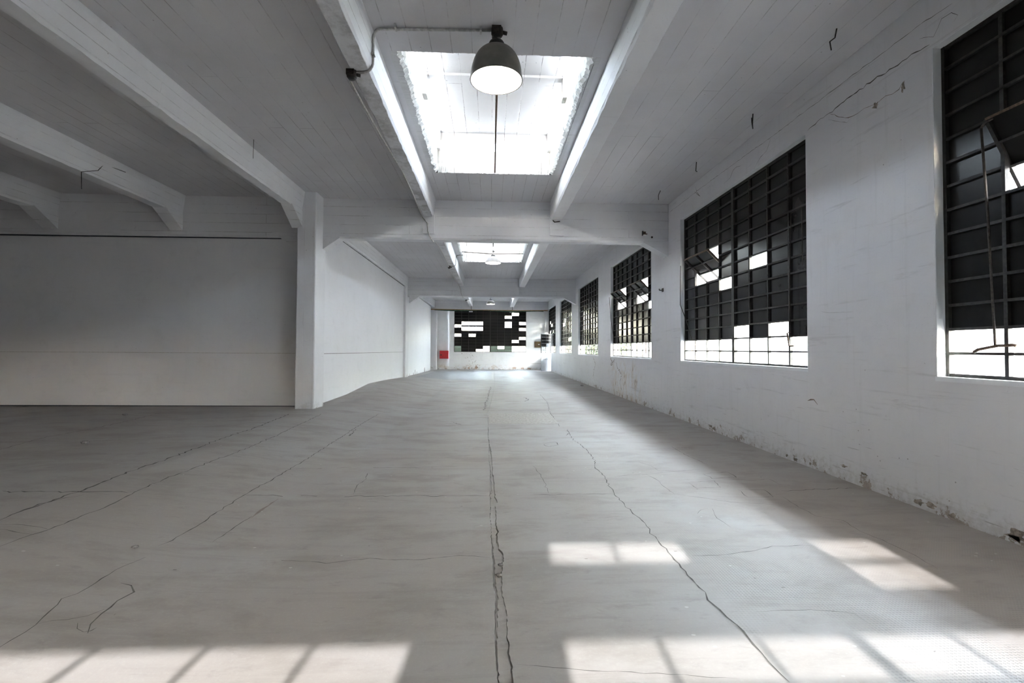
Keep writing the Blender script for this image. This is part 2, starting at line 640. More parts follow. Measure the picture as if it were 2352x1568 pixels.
def crack_on_floor(pixels, width, jitter=1.0, mat=M_CRACK):
    path = [on_floor(*p) for p in pixels]
    bm = strip(path, width, (0, 0, 1), .0015, random.Random(len(pixels) * 13 + int(pixels[0][0])), jitter, .045, fz)
    me = bpy.data.meshes.new('floor_crack')
    bm.to_mesh(me)
    bm.free()
    return link('floor_crack', me, mat, floor)


def zl(pts):
    return [(x / 2, y / 2 + 940) for x, y in pts]


def zr(pts):
    return [(x / 2 + 1176, y / 2 + 860) for x, y in pts]


crack_on_floor([(1303, 985), (1312, 1005), (1335, 1022), (1350, 1035), (1366, 1060), (1368, 1075), (1385, 1090), (1415, 1140), (1440, 1165), (1470, 1190), (1492, 1215), (1495, 1225), (1508, 1240), (1530, 1260), (1560, 1295), (1590, 1330), (1616, 1360), (1625, 1378), (1650, 1400), (1690, 1435), (1730, 1480), (1765, 1520), (1815, 1567)], .009)
for pts, w in ((zl([(0, 510), (100, 460), (230, 425), (350, 380), (480, 330), (640, 270), (760, 230), (850, 200), (1000, 140), (1200, 75), (1330, 20)]), .016),
               (zl([(90, 470), (200, 432), (300, 405), (380, 395)]), .012),
               (zl([(0, 630), (140, 575), (260, 540), (380, 490), (500, 440), (620, 380), (780, 310), (920, 260), (1130, 180), (1270, 120), (1480, 20)]), .009),
               (zl([(740, 630), (880, 550), (1000, 470), (1120, 395), (1340, 270), (1500, 170), (1640, 80), (1740, 20)]), .008),
               (zl([(145, 1250), (190, 1190), (260, 1140), (370, 1100), (420, 1070), (390, 1055)]), .014),
               (zl([(400, 1030), (390, 990), (460, 940), (540, 880), (610, 840), (600, 810), (550, 800)]), .009),
               (zl([(345, 985), (380, 1025), (420, 1020), (480, 985), (530, 940)]), .005),
               (zl([(170, 980), (300, 970), (400, 945), (480, 920)]), .006),
               (zl([(0, 1100), (165, 990), (280, 870), (410, 820), (560, 720), (670, 680)]), .006),
               (zl([(1340, 270), (1450, 273), (1600, 266), (1850, 268), (2100, 262)]), .007),
               (zl([(1620, 390), (1640, 350), (1680, 320), (1700, 260), (1750, 190)]), .006),
               (zl([(1200, 690), (1350, 695), (1500, 705), (1700, 685), (1900, 695), (2110, 670), (2250, 682)]), .005),
               (zl([(980, 610), (1080, 540), (1160, 490)]), .006),
               (zl([(850, 1130), (960, 970), (1000, 930), (1100, 830), (1170, 760), (1170, 745), (1090, 722)]), .004),
               (zl([(0, 185), (200, 130), (420, 90), (600, 50), (740, 15)]), .010),
               (zl([(0, 530), (110, 530), (220, 548)]), .008), (zl([(0, 550), (90, 565), (140, 575)]), .008),
               (zl([(1620, 110), (1600, 122), (1640, 90)]), .012),
               (zl([(0, 378), (150, 378), (350, 380), (620, 380)]), .014),
               (zl([(1130, 393), (1400, 397), (1800, 398), (2240, 396)]), .010),
               (zr([(95, 550), (200, 552), (330, 549), (470, 547)]), .009),
               (zr([(470, 470), (530, 462), (600, 460), (700, 450), (870, 435)]), .005),
               (zr([(580, 400), (640, 420), (670, 440), (690, 450)]), .005),
               (zr([(620, 460), (660, 480), (700, 515), (750, 550)]), .006),
               (zr([(750, 550), (900, 570), (1000, 585), (1250, 600), (1280, 610)]), .005),
               (zr([(810, 495), (930, 488), (960, 518), (850, 522), (810, 495)]), .007),
               (zr([(880, 455), (990, 448), (1030, 472), (920, 477), (880, 455)]), .007),
               (zr([(1040, 528), (1160, 530), (1205, 563), (1085, 563), (1040, 528)]), .006),
               (zr([(1070, 490), (1180, 480), (1240, 510)]), .004),
               (zr([(830, 832), (940, 830), (1080, 815), (1200, 790), (1370, 785)]), .005),
               (zr([(920, 615), (940, 660), (1010, 705)]), .004),
               (zr([(850, 640), (870, 622), (900, 615)]), .004),
               (zr([(1240, 560), (1320, 610), (1400, 650), (1520, 670), (1600, 720), (1700, 760), (1850, 830), (1960, 895)]), .004),
               (zr([(1120, 1090), (1250, 1083), (1370, 1080), (1500, 1090), (1570, 1100), (1650, 1150)]), .003),
               (zr([(100, 420), (150, 490), (165, 545)]), .005),
               (zr([(375, 400), (480, 402), (600, 400)]), .006),
               (zr([(730, 330), (800, 370), (900, 415)]), .006),
               (zr([(250, 255), (262, 262), (250, 280)]), .012),
               (zr([(1240, 535), (1400, 528), (1590, 520)]), .010),
               ([(1185, 1525), (1330, 1538), (1450, 1545), (1600, 1552), (1700, 1560)], .003),
               ([(1112, 943), (1116, 925), (1122, 905), (1128, 888)], .022),
               ([(940, 942), (1000, 941), (1110, 943), (1260, 942)], .012),
               ([(1260, 942), (1275, 965), (1285, 980)], .012),
               ([(1240, 905), (1258, 925), (1262, 942)], .010),
               ([(1020, 971), (1060, 975), (1035, 968)], .012),
               ([(1250, 1018), (1275, 1015), (1282, 1022), (1260, 1026), (1248, 1020)], .010),
               ([(1205, 912), (1214, 918), (1206, 922)], .03),
               ([(1410, 870), (1440, 872), (1480, 878)], .02)):
    crack_on_floor(pts, w)
# a long gouge and a damp scrape
crack_on_floor(zl([(1150, 503), (1210, 462), (1280, 411)]), .035, .15, simple('scrape', (.235, .205, .185), .9))


def blob_patch(y0, y1, x0, x1, name, mat):
    pts = [(x0, y0), (x1, y0), (x1, y1), (x0, y1)]
    bm = bmesh.new()
    n = 10
    g = [[bm.verts.new((x0 + (x1 - x0) * i / n, y0 + (y1 - y0) * j / n, fz(x0 + (x1 - x0) * i / n, y0 + (y1 - y0) * j / n) + .002)) for i in range(n + 1)] for j in range(n + 1)]
    for j in range(n):
        for i in range(n):
            bm.faces.new([g[j][i], g[j][i + 1], g[j + 1][i + 1], g[j + 1][i]])
    me = bpy.data.meshes.new(name)
    bm.to_mesh(me)
    bm.free()
    return link(name, me, mat, floor)


blob_patch(8.05, 9.35, -.02, 1.15, 'concrete_patch', simple('pale rough patch', (.38, .355, .33), .8, var=.18, sc=25))
blob_patch(19.3, 26.5, -3.0, .05, 'concrete_patch', simple('blue-grey screed', (.235, .23, .235), .6, var=.08, sc=3))
blob_patch(19.9, 24.0, 1.4, 3.3, 'concrete_patch', simple('dark grey screed', (.24, .225, .215), .6, var=.1, sc=3))

# ------------------------------------------------------------------ ceiling with three skylight openings
ys = [YB - .3]
for a, b in SKYL:
    ys += [a, b]
ys.append(30.2)
TH = .16


def ragged(a, b, n, amp, rng):
    out = []
    o = 0
    for i in range(n + 1):
        o = o * .55 + rng.gauss(0, amp)
        out.append((a + (b - a) * i / n, o if 0 < i < n else 0))
    return out


def make_ceiling():
    bm = bmesh.new()

    def q(x0, x1, y0, y1):
        for z, flip in ((ZC, True), (ZC + TH, False)):
            v = [bm.verts.new(p) for p in ((x0, y0, z), (x1, y0, z), (x1, y1, z), (x0, y1, z))]
            bm.faces.new(v[::-1] if flip else v)
    x0, x1 = XL - .4, XR + .35
    for a, b in ((ys[0], ys[1]), (ys[2], ys[3]), (ys[4], ys[5]), (ys[6], ys[7])):
        q(x0, x1, a, b)
    for a, b in SKYL:
        q(x0, SKX0 - .12, a, b)
        q(SKX1 + .12, x1, a, b)
    me = bpy.data.meshes.new('ceiling')
    bm.to_mesh(me)
    bm.free()
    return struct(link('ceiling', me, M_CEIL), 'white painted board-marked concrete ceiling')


ceiling = make_ceiling()

M_GLASSR = m_pane('wired skylight glass', .80, (.97, .98, 1.0), .1, dark=(.5, .52, .55))


def skylight(i, y0, y1):
    """a broken-out opening, its kerb walls, six short posts and a raised concrete hood open at the sides"""
    rng = random.Random(20 + i)
    z1, z2, z3 = 4.42, 4.70, 4.86
    root = struct(empty('skylight_%d' % (i + 1), ((SKX0 + SKX1) / 2, (y0 + y1) / 2, ZC)), 'concrete roof lantern over the ceiling opening')
    # rough lip around the opening: a strip between the clean ceiling and the jagged edge
    for side in range(4):
        bm = bmesh.new()
        ring = []
        if side < 2:
            xe = SKX0 if side == 0 else SKX1
            sg = -1 if side == 0 else 1
            for t, o in ragged(y0, y1, 150, .0065, rng):
                xi = xe - sg * o * 1.0
                ring.append([(xe + sg * .12, t, ZC), (xi + sg * .045, t, ZC + rng.uniform(-.004, .004)), (xi + sg * rng.uniform(0, .02), t, ZC + .03 + rng.uniform(-.012, .012)), (xi - sg * rng.uniform(-.006, .006), t, ZC + .09), (xe + sg * .01, t, ZC + .17), (xe + sg * .012, t, z1)])
        else:
            ye = y0 if side == 2 else y1
            sg = -1 if side == 2 else 1
            for t, o in ragged(SKX0, SKX1, 100, .006, rng):
                yi = ye - sg * abs(o)
                ring.append([(t, ye + sg * .001, ZC), (t, yi, ZC + rng.uniform(-.004, .006)), (t, yi + sg * rng.uniform(0, .012), ZC + .03), (t, ye, ZC + .10), (t, ye + sg * .005, ZC + .17), (t, ye + sg * .006, z1)])
        pv = [[bm.verts.new(p) for p in r] for r in ring]
        for a, b in zip(pv, pv[1:]):
            for j in range(5):
                bm.faces.new([a[j], a[j + 1], b[j + 1], b[j]])
        me = bpy.data.meshes.new('kerb_wall')
        bm.to_mesh(me)
        bm.free()
        o = link('kerb_wall', me, M_SKY, root)
    # solid kerb behind the rough faces
    kb = MB()
    t = .14
    kb.box(SKX0 - t, SKX0 - .02, y0 - t, y1 + t, ZC + TH - .02, z1)
    kb.box(SKX1 + .02, SKX1 + t, y0 - t, y1 + t, ZC + TH - .02, z1)
    kb.box(SKX0 - .02, SKX1 + .02, y0 - t, y0 - .01, ZC + TH - .02, z1)
    kb.box(SKX0 - .02, SKX1 + .02, y1 + .01, y1 + t, ZC + TH - .02, z1)
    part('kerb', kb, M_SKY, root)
    ym = (y0 + y1) / 2 - .15
    for yy in (y0 - .05, ym, y1 - .10):
        for xx in (SKX0 - .10, SKX1 - .04):
            part('post', MB().box(xx, xx + .14, yy, yy + .16, z1, z2 + .02), M_SKY, root)
    # hood slab with shallow downstands at the far end and mid joint
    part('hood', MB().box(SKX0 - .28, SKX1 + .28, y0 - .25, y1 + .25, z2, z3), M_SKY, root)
    part('sun_block_wall', MB().box(SKX0 - .1, SKX1 + .1, y0 - .06, y0 + .04, z1 - .02, z2 + .01), M_SKY, root)  # added closure of the unseen near end, keeps sun and sky out
    part('end_beam', MB().box(SKX0 - .1, SKX1 + .1, y1 - .02, y1 + .08, z2 - .13, z2 + .01), M_SKY, root)
    part('mid_beam', MB().box(SKX0 - .1, SKX1 + .1, ym + .02, ym + .12, z2 - .03, z2 + .01), M_SKY, root)
    for xx in (SKX0 - .06, SKX1 + .05):
        for a, b in ((y0 + .11, ym), (ym + .16, y1 - .10)):
            part('glass_pane', MB().box(xx, xx + .006, a, b, z1, z2), M_GLASSR, root)
    return root


for i, (a, b) in enumerate(SKYL):
    skylight(i, a, b)
mb = MB()
for a, b in ((ys[0], ys[1] - .14), (ys[2] + .14, ys[3] - .14), (ys[4] + .14, ys[5] - .14), (ys[6] + .14, ys[7])):
    mb.box(XL - .4, XR + .5, a, b, ZC + TH, ZC + TH + .03)
for a, b in SKYL:
    mb.box(XL - .4, SKX0 - .14, a - .14, b + .14, ZC + TH, ZC + TH + .03)
    mb.box(SKX1 + .14, XR + .5, a - .14, b + .14, ZC + TH, ZC + TH + .03)
struct(mb.build('roof', simple('bounce-cutting dark roof', (.09, .09, .09), .9)), 'unseen dark roof layer added to cut light bounced into the skylights')  # added dark layer, out of view, darkens the light reaching the hoods

# ------------------------------------------------------------------ beams, ribs, columns


def haunch_x(mb, xa, xb, y0, y1, zt, zb):
    """triangular bracket in the x-z plane: full drop at xb, none at xa"""
    mb.prism([(xa, y0, zt), (xb, y0, zb), (xb, y0, zt + .05), (xa, y0, zt + .05)], (0, y1 - y0, 0))


for i, (ya, yb) in enumerate(BEAMS):
    mb = MB()
    zb = ZB if i < 3 else 3.56
    ch = .03
    x0, x1 = (XL - .3, XR + .1) if i < 2 else (-3.6, XR + .1)
    mb.prism([(x0, ya, ZC + .05), (x0, ya, zb + ch), (x0, ya + ch, zb), (x0, yb - ch, zb), (x0, yb, zb + ch), (x0, yb, ZC + .05)], (x1 - x0, 0, 0))
    if i in (1, 2):
        haunch_x(mb, 2.93, XR, ya + .005, yb - .005, zb + .005, 3.06)
        haunch_x(mb, -2.85, -3.25, ya + .005, yb - .005, zb + .005, 3.035)
    if i == 1:
        haunch_x(mb, -3.97, -3.55, ya + .005, yb - .005, zb + .005, 3.05)
    o = mb.build('cross_beam_%d' % (i + 1), M_BEAMX)
    struct(o, 'white board-marked concrete cross beam')

RIBS = [(-1.29, -1.085, 3.74), (1.12, 1.37, 3.72)]
bays = [(BEAMS[0][1], BEAMS[1][0]), (BEAMS[1][1], BEAMS[2][0]), (BEAMS[2][1], BEAMS[3][0])]


def rough_rib(x0, x1, ya, yb, zb, rng, taper=.02):
    """a downstand rib whose lower arrises are chamfered and knocked about"""
    mb = MB()
    bm = mb.bm
    n = max(4, int((yb - ya) / .12))
    rows = []
    for i in range(n + 1):
        y = ya + (yb - ya) * i / n
        j = lambda s=.006: rng.uniform(-s, s)
        c = .018 + abs(j(.012))
        d = .018 + abs(j(.012))
        sec = [(x0, ZC + .05), (x0 + taper * .3, zb + c), (x0 + c, zb + j(.003)), (x1 - d, zb + j(.003)), (x1 - taper * .3, zb + d), (x1 + taper, ZC - .04 + j()), (x1 + taper + .02, ZC + .05)]
        rows.append([bm.verts.new((x, y, z)) for x, z in sec])
    for a, b in zip(rows, rows[1:]):
        for k in range(len(a) - 1):
            bm.faces.new([a[k], a[k + 1], b[k + 1], b[k]])
    bm.faces.new(rows[0])
    bm.faces.new(rows[-1][::-1])
    return mb


rib_i = 0
rng = random.Random(5)
for bi, (ya, yb) in enumerate(bays):
    for x0, x1, zb in RIBS:
        rib_i += 1
        mb = rough_rib(x0, x1, ya - .01, yb + .02, zb, rng)
        for yy, s in ((yb, -1), (ya, 1)):
            mb.box(x0 - .005, x1 + .01, min(yy - s * .02, yy + s * .045), max(yy - s * .02, yy + s * .045), 3.415, zb + .03)
        struct(mb.build('ceiling_rib_%d' % rib_i, M_RIB), 'white concrete ceiling rib beside the skylight opening')
for x0, x1, zb in ((-3.60, -3.40, 3.70), (-5.95, -5.71, 3.70), (-8.20, -7.93, 3.69), (-10.4, -10.15, 3.69)):
    rib_i += 1
    yb = 8.78 if x0 > -4 else 9.1
    mb = rough_rib(x0, x1, bays[0][0] - .01, yb + .02, zb, rng, .03)
    mb.prism([(x0 + .004, yb - .48, zb + .01), (x0 + .004, yb, zb - .29), (x0 + .004, yb, zb + .02)], (x1 - x0 - .008, 0, 0))
    struct(mb.build('ceiling_rib_%d' % rib_i, M_RIB), 'white concrete ceiling rib with a sloped haunch at its far end')
# edge ribs above the long left-hand walls
for bi in (1, 2):
    rib_i += 1
    ya, yb = bays[bi]
    struct(rough_rib(-3.58, -3.30, ya - .01, yb + .02, 3.68, rng, .01).build('ceiling_rib_%d' % rib_i, M_RIB), 'white concrete edge rib along the top of the left wall')


def column(i, x0, x1, y0, y1, zt, lab, zb=-.02):
    mb = MB()
    bm = mb.bm
    n = 40
    rg = random.Random(40 + i)
    rows = []
    for k in range(n + 1):
        z = zb + (zt - zb) * k / n
        j = lambda s=.003: rg.uniform(-s, s)
        c = .014
        rows.append([bm.verts.new((x, y, z)) for x, y in ((x0 + c + j(), y0), (x1 - c + j(), y0), (x1, y0 + c + j()), (x1 + j(.001), y1), (x0, y1), (x0 + j(.001), y0 + c + j()))])
    for a, b in zip(rows, rows[1:]):
        for q in range(6):
            bm.faces.new([a[q], a[(q + 1) % 6], b[(q + 1) % 6], b[q]])
    bm.faces.new(rows[0][::-1])
    bm.faces.new(rows[-1])
    return struct(mb.build('column_%d' % i, M_COLUMN), lab)


column(1, -3.49, -3.155, 8.75, 9.25, ZC + .02, 'white concrete column at the near corner of the left wall', .05)
column(2, -3.47, -3.31, 18.85, 19.5, ZC + .02, 'white concrete column in the far half of the left wall', .0)
column(3, -3.75, -3.20, 28.45, 28.9, ZC + .02, 'white concrete column in the far left corner')

# ------------------------------------------------------------------ walls
# left: a wall that faces the camera, then two long panels down the hall
mb = MB()
mb.prism([(-3.45, 9.2, -.05), (-3.45, 9.2, ZB - .012), (XL - .2, 9.34, ZB - .012), (XL - .2, 9.34, -.05)], (0, .1, 0))
wl = struct(mb.build('wall_left', M_WALL), 'white plastered partition facing the camera on the left')
# the recessed seam a metre up, and the dark gap at its head and foot
part('seam_strip', MB().prism([(-3.5, 9.196, 1.139), (-3.5, 9.196, 1.147), (XL, 9.333, 1.165), (XL, 9.333, 1.157)], (0, .012, 0)), M_CONDUIT, wl)
part('gap', MB().box(XL, -3.62, 9.18, 9.30, ZB - .012, ZB + .001), M_DARKGAP, wl)
part('foot_strip', MB().prism([(-3.5, 9.185, .10), (-3.5, 9.185, .162), (XL, 9.32, .19), (XL, 9.32, .10)], (0, .02, 0)), M_DARKGAP, wl)


def long_wall(name, pts, z0, z1, lab):
    mb = MB()
    (xa, ya), (xb, yb) = pts
    mb.prism([(xa, ya, z0), (xb, yb, z0), (xb, yb, z1), (xa, ya, z1)], (-.15, 0, 0))
    return struct(mb.build(name, M_WALL), lab)


wl2 = long_wall('wall_left_2', ((-3.385, 9.25), (-3.40, 18.9)), -.05, 3.70, 'white plastered left wall between the two columns')
part('seam_strip', MB().prism([(-3.384, 9.3, 1.128), (-3.384, 9.3, 1.138), (-3.399, 18.8, 1.107), (-3.399, 18.8, 1.10)], (.004, 0, 0)), M_CRACK, wl2)
part('gap', MB().box(-3.41, -3.375, 9.4, 18.85, 3.674, 3.684), M_DARKGAP, wl2)
wl3 = long_wall('wall_left_3', ((-3.43, 19.4), (-3.47, 27.9)), -.05, 3.70, 'white plastered left wall at the far end of the hall')
part('gap', MB().box(-3.47, -3.44, 19.6, 27.9, 3.674, 3.684), M_DARKGAP, wl3)
# chipped paint at the foot of the far panel
for i, (y, w, h) in enumerate(((20.0, .10, .13), (21.6, .12, .10), (22.1, .10, .22), (22.6, .08, .12), (25.2, .30, .24), (20.6, .06, .08))):
    x = -3.43 - .04 * (y - 19.4) / 8.5
    z = fz(-3.4, y)
    part('paint_chip', MB().prism([(x, y, z), (x, y + w, z), (x, y + w * .8, z + h), (x, y + w * .3, z + h * .8)], (.006, 0, 0)), M_STONE, wl3)

struct(MB().box(XL - .3, -3.62, 9.37, 9.6, -.1, ZC + .1).build('wall_left_5', M_WALL), 'unseen wall added behind the left partition to seal a light leak')  # added backing, out of view, stops sky light leaking over the partition
# outer shell that the camera hardly sees: far left side, behind
mb = MB().box(XL - .3, XL, YB - .3, 9.4, -.1, ZC)
struct(mb.build('wall_left_4', M_WALL), 'white wall at the far left end of the side bay')

# right wall with six window openings and a doorway under the farthest one
T = .26
TX0, TX1 = XR, XR + T
DOOR_Y0, DOOR_Y1, DOOR_Z = 26.98, 27.42, 2.10
mb = MB()
mb.box(TX0, TX1, YB - .2, DOOR_Y0, -.1, ZS)
mb.box(TX0, TX1, DOOR_Y1, 29.3, -.1, ZS)
mb.box(TX0, TX1, YB - .2, 29.3, ZT, ZC + .05)
prev = YB - .2
for f in WIN_FAR:
    n = f - WW
    if n > prev:
        mb.box(TX0, TX1, prev, n, ZS, ZT)
    prev = f
mb.box(TX0, TX1, prev, 29.3, ZS, ZT)
bm = mb.bm
wr = struct(mb.build('wall_right', M_WALL_R), 'white painted right wall pierced by tall windows')
# pale paint on the reveals
for f in WIN_FAR:
    n = f - WW
    part('reveal', MB().box(XR + .002, XR + T - .02, f - .004, f + .001, ZS, ZT), M_REVEAL, wr)
    part('reveal', MB().box(XR + .002, XR + T - .02, max(n, YB), f, ZT - .005, ZT + .001), M_REVEAL, wr)
    if f < 28:
        part('sill', MB().box(XR - .004, XR + T - .02, max(n, YB) - .01, f + .01, ZS - .03, ZS + .006), M_REVEAL, wr)


def crack_on_wall(pixels, width, mat, jitter=.8, X=XR, parent=wr):
    path = [unproj(x, y, X=X) for x, y in pixels]
    bm = strip(path, width, (-1, 0, 0), .002, random.Random(int(pixels[0][0])), jitter, .04)
    me = bpy.data.meshes.new('wall_crack')
    bm.to_mesh(me)
    bm.free()
    return link('wall_crack', me, mat, parent)


def z3(pts):
    return [(1500 + x / 2.7606, y / 2.7606) for x, y in pts]


for pts, w, m in ((z3([(1120, 720), (1180, 740), (1240, 748), (1300, 720), (1340, 690), (1390, 665), (1430, 660)]), .006, M_CRACKB),
                  (z3([(1430, 655), (1450, 630), (1475, 605), (1520, 595), (1560, 562), (1580, 530)]), .010, M_CRACKB),
                  (z3([(980, 830), (1080, 740), (1120, 720), (1250, 610), (1400, 510), (1500, 440), (1640, 350), (1755, 280)]), .010, M_CRACK),
                  (z3([(105, 1345), (300, 1195), (450, 1085), (620, 960), (750, 870), (900, 755), (1000, 680), (1150, 565), (1310, 445), (1480, 320), (1700, 150), (1900, 20)]), .005, M_CRACK),
                  (z3([(640, 1075), (670, 1010), (700, 975), (720, 955), (745, 882)]), .006, M_CRACK),
                  (z3([(450, 1165), (490, 1125), (510, 1075), (530, 1058), (560, 1050)]), .006, M_CRACK),
                  (z3([(270, 1180), (275, 1210), (300, 1245), (260, 1215)]), .008, M_CRACK),
                  (z3([(1690, 240), (1780, 235), (1830, 120), (1890, 88), (1930, 100), (1915, 135)]), .005, M_CRACK),
                  (z3([(1120, 725), (1115, 760), (1180, 770), (1230, 778), (1260, 745)]), .003, M_CRACK),
                  ([(1362, 870), (1364, 850), (1368, 835), (1362, 820)], .02, M_CRACKB),
                  ([(1429, 900), (1424, 880), (1428, 860), (1418, 845), (1415, 830)], .02, M_CRACKB),
                  ([(1402, 822), (1406, 830), (1404, 838), (1412, 826)], .04, M_CRACKB),
                  ([(1855, 917), (1870, 916), (1880, 925)], .02, M_CRACKB),
                  ([(1885, 715), (1900, 718), (1960, 716)], .002, M_CRACK)):
    crack_on_wall(pts, w, m)
M_SPALL = simple('bare brown plaster', (.27, .235, .205), .95, var=.45, sc=30)
# spalled spots of bare plaster along the foot of the wall
rg = random.Random(12)
for px, py, w, h in ((1632, 978, .14, .06), (1640, 984, .2, .05), (1808, 1045, .06, .04), (1828, 1055, .09, .05), (1862, 1064, .06, .04), (1940, 1070, .12, .03), (1985, 1088, .09, .03), (2112, 1152, .10, .06), (2140, 1160, .11, .05), (2188, 1184, .07, .05), (2335, 1230, .16, .10), (1978, 1106, .05, .03), (2330, 1236, .1, .05), (1695, 1020, .04, .08), (2075, 198, .05, .11), (2012, 243, .10, .07)):
    c = unproj(px, py, X=XR)
    bm = bmesh.new()
    ring = []
    for k in range(17):
        a = 2 * PI * k / 17
        r = rg.uniform(.4, 1.1)
        ring.append(bm.verts.new((XR - .003, c.y + math.cos(a) * w * .5 * r, c.z + math.sin(a) * h * .5 * r)))
    bm.faces.new(ring)
    me = bpy.data.meshes.new('spalled_spot')
    bm.to_mesh(me)
    bm.free()
    link('spalled_spot', me, M_SPALL, wr)

# far wall with a ten-pane-wide window
FX0 = -2.194
FX1 = FX0 + 10 * PW
mb = MB()
mb.box(-2.49, FX0, YFAR, YFAR + .3, -.1, ZC)
mb.box(FX1, XR + .1, YFAR, YFAR + .3, -.1, ZC)
mb.box(FX0, FX1, YFAR, YFAR + .3, -.1, ZS)
mb.box(FX0, FX1, YFAR, YFAR + .3, ZT, ZC)
wf = struct(mb.build('wall_far', M_WALL_FAR), 'white end wall with a wide window')
struct(MB().box(-4.2, -2.40, 29.25, 29.5, -.1, ZC).build('wall_far_4', M_WALL_FAR), 'recessed white wall left of the far window')
struct(MB().box(-5.2, -4.2, 27.7, 29.5, -.1, ZC).build('wall_far_2', M_WALL), 'white return wall in the far left corner')
struct(MB().box(-5.2, -3.6, 27.72, 27.8, -.1, ZC).build('wall_far_3', M_WALL), 'white return wall behind the end of the left wall')
part('pier', MB().box(3.24, XR + .05, 28.62, 28.95, -.1, ZC), M_WALL_FAR, wf)


def spot(name, cx, cz, w, h, parent, y, mat):
    bm = bmesh.new()
    ring = []
    for k in range(15):
        a = 2 * PI * k / 15
        r = rg.uniform(.4, 1.1)
        ring.append(bm.verts.new((cx + math.cos(a) * w * .5 * r, y - .003, cz + math.sin(a) * h * .5 * r)))
    bm.faces.new(ring)
    me = bpy.data.meshes.new(name)
    bm.to_mesh(me)
    bm.free()
    return link(name, me, mat, parent)


M_PLASTER = simple('exposed pinkish plaster', (.45, .33, .26), .9, var=.25, sc=20)
for cx, cz, w, h in ((-.85, .12, .22, .28), (1.45, .10, .30, .14), (1.95, .10, .34, .14), (2.3, .08, .3, .10), (-1.3, .10, .15, .12)):
    spot('spalled_spot', cx, cz, w, h, wf, YFAR, M_PLASTER)
for _ in range(34):
    spot('stain_spot', rg.gauss(-1.25, .22), rg.uniform(.1, 1.0), rg.uniform(.02, .07), rg.uniform(.02, .06), wf, YFAR, M_CRACKB)
part('dado_line', MB().box(2.0, 3.2, YFAR - .004, YFAR, .36, .385), M_CONDUIT, wf)

# added slabs, out of view, that block high sky light from the windows
struct(MB().box(XR + T, XR + T + 2.6, -12, 34, 3.9, 4.05).build('roof_sky_blocker', M_BEAMX), 'unseen slab added to block high sky outside the right wall')
struct(MB().box(-12, XR + T, YB - 3.5, YB - .25, 3.9, 4.05).build('roof_sky_blocker_2', M_BEAMX), 'unseen slab added to block high sky behind the camera')

# ------------------------------------------------------------------ windows


def mesh_box(name, sx, sy, sz, mat):
    mb = MB().box(-sx / 2, sx / 2, -sy / 2, sy / 2, -sz / 2, sz / 2)
    me = bpy.data.meshes.new(name)
    mb.bm.to_mesh(me)
    mb.bm.free()
    me.materials.append(mat)
    return me


# the steel windows: local u runs along the window, v is up, w points into the room
PANE = {}
for key, m in (('b', M_PBLACK), ('t', M_PTINT), ('c', M_PCLEAR), ('f', M_PFROST), ('g', M_PGREEN), ('s', M_PSUN), ('d', M_PFILL)):
    PANE[key] = m
PANE_LABEL = {'c': 'clear glass pane', 'f': 'dusty frosted glass pane', 'g': 'greenish glass pane', 't': 'thinly painted dark pane'}


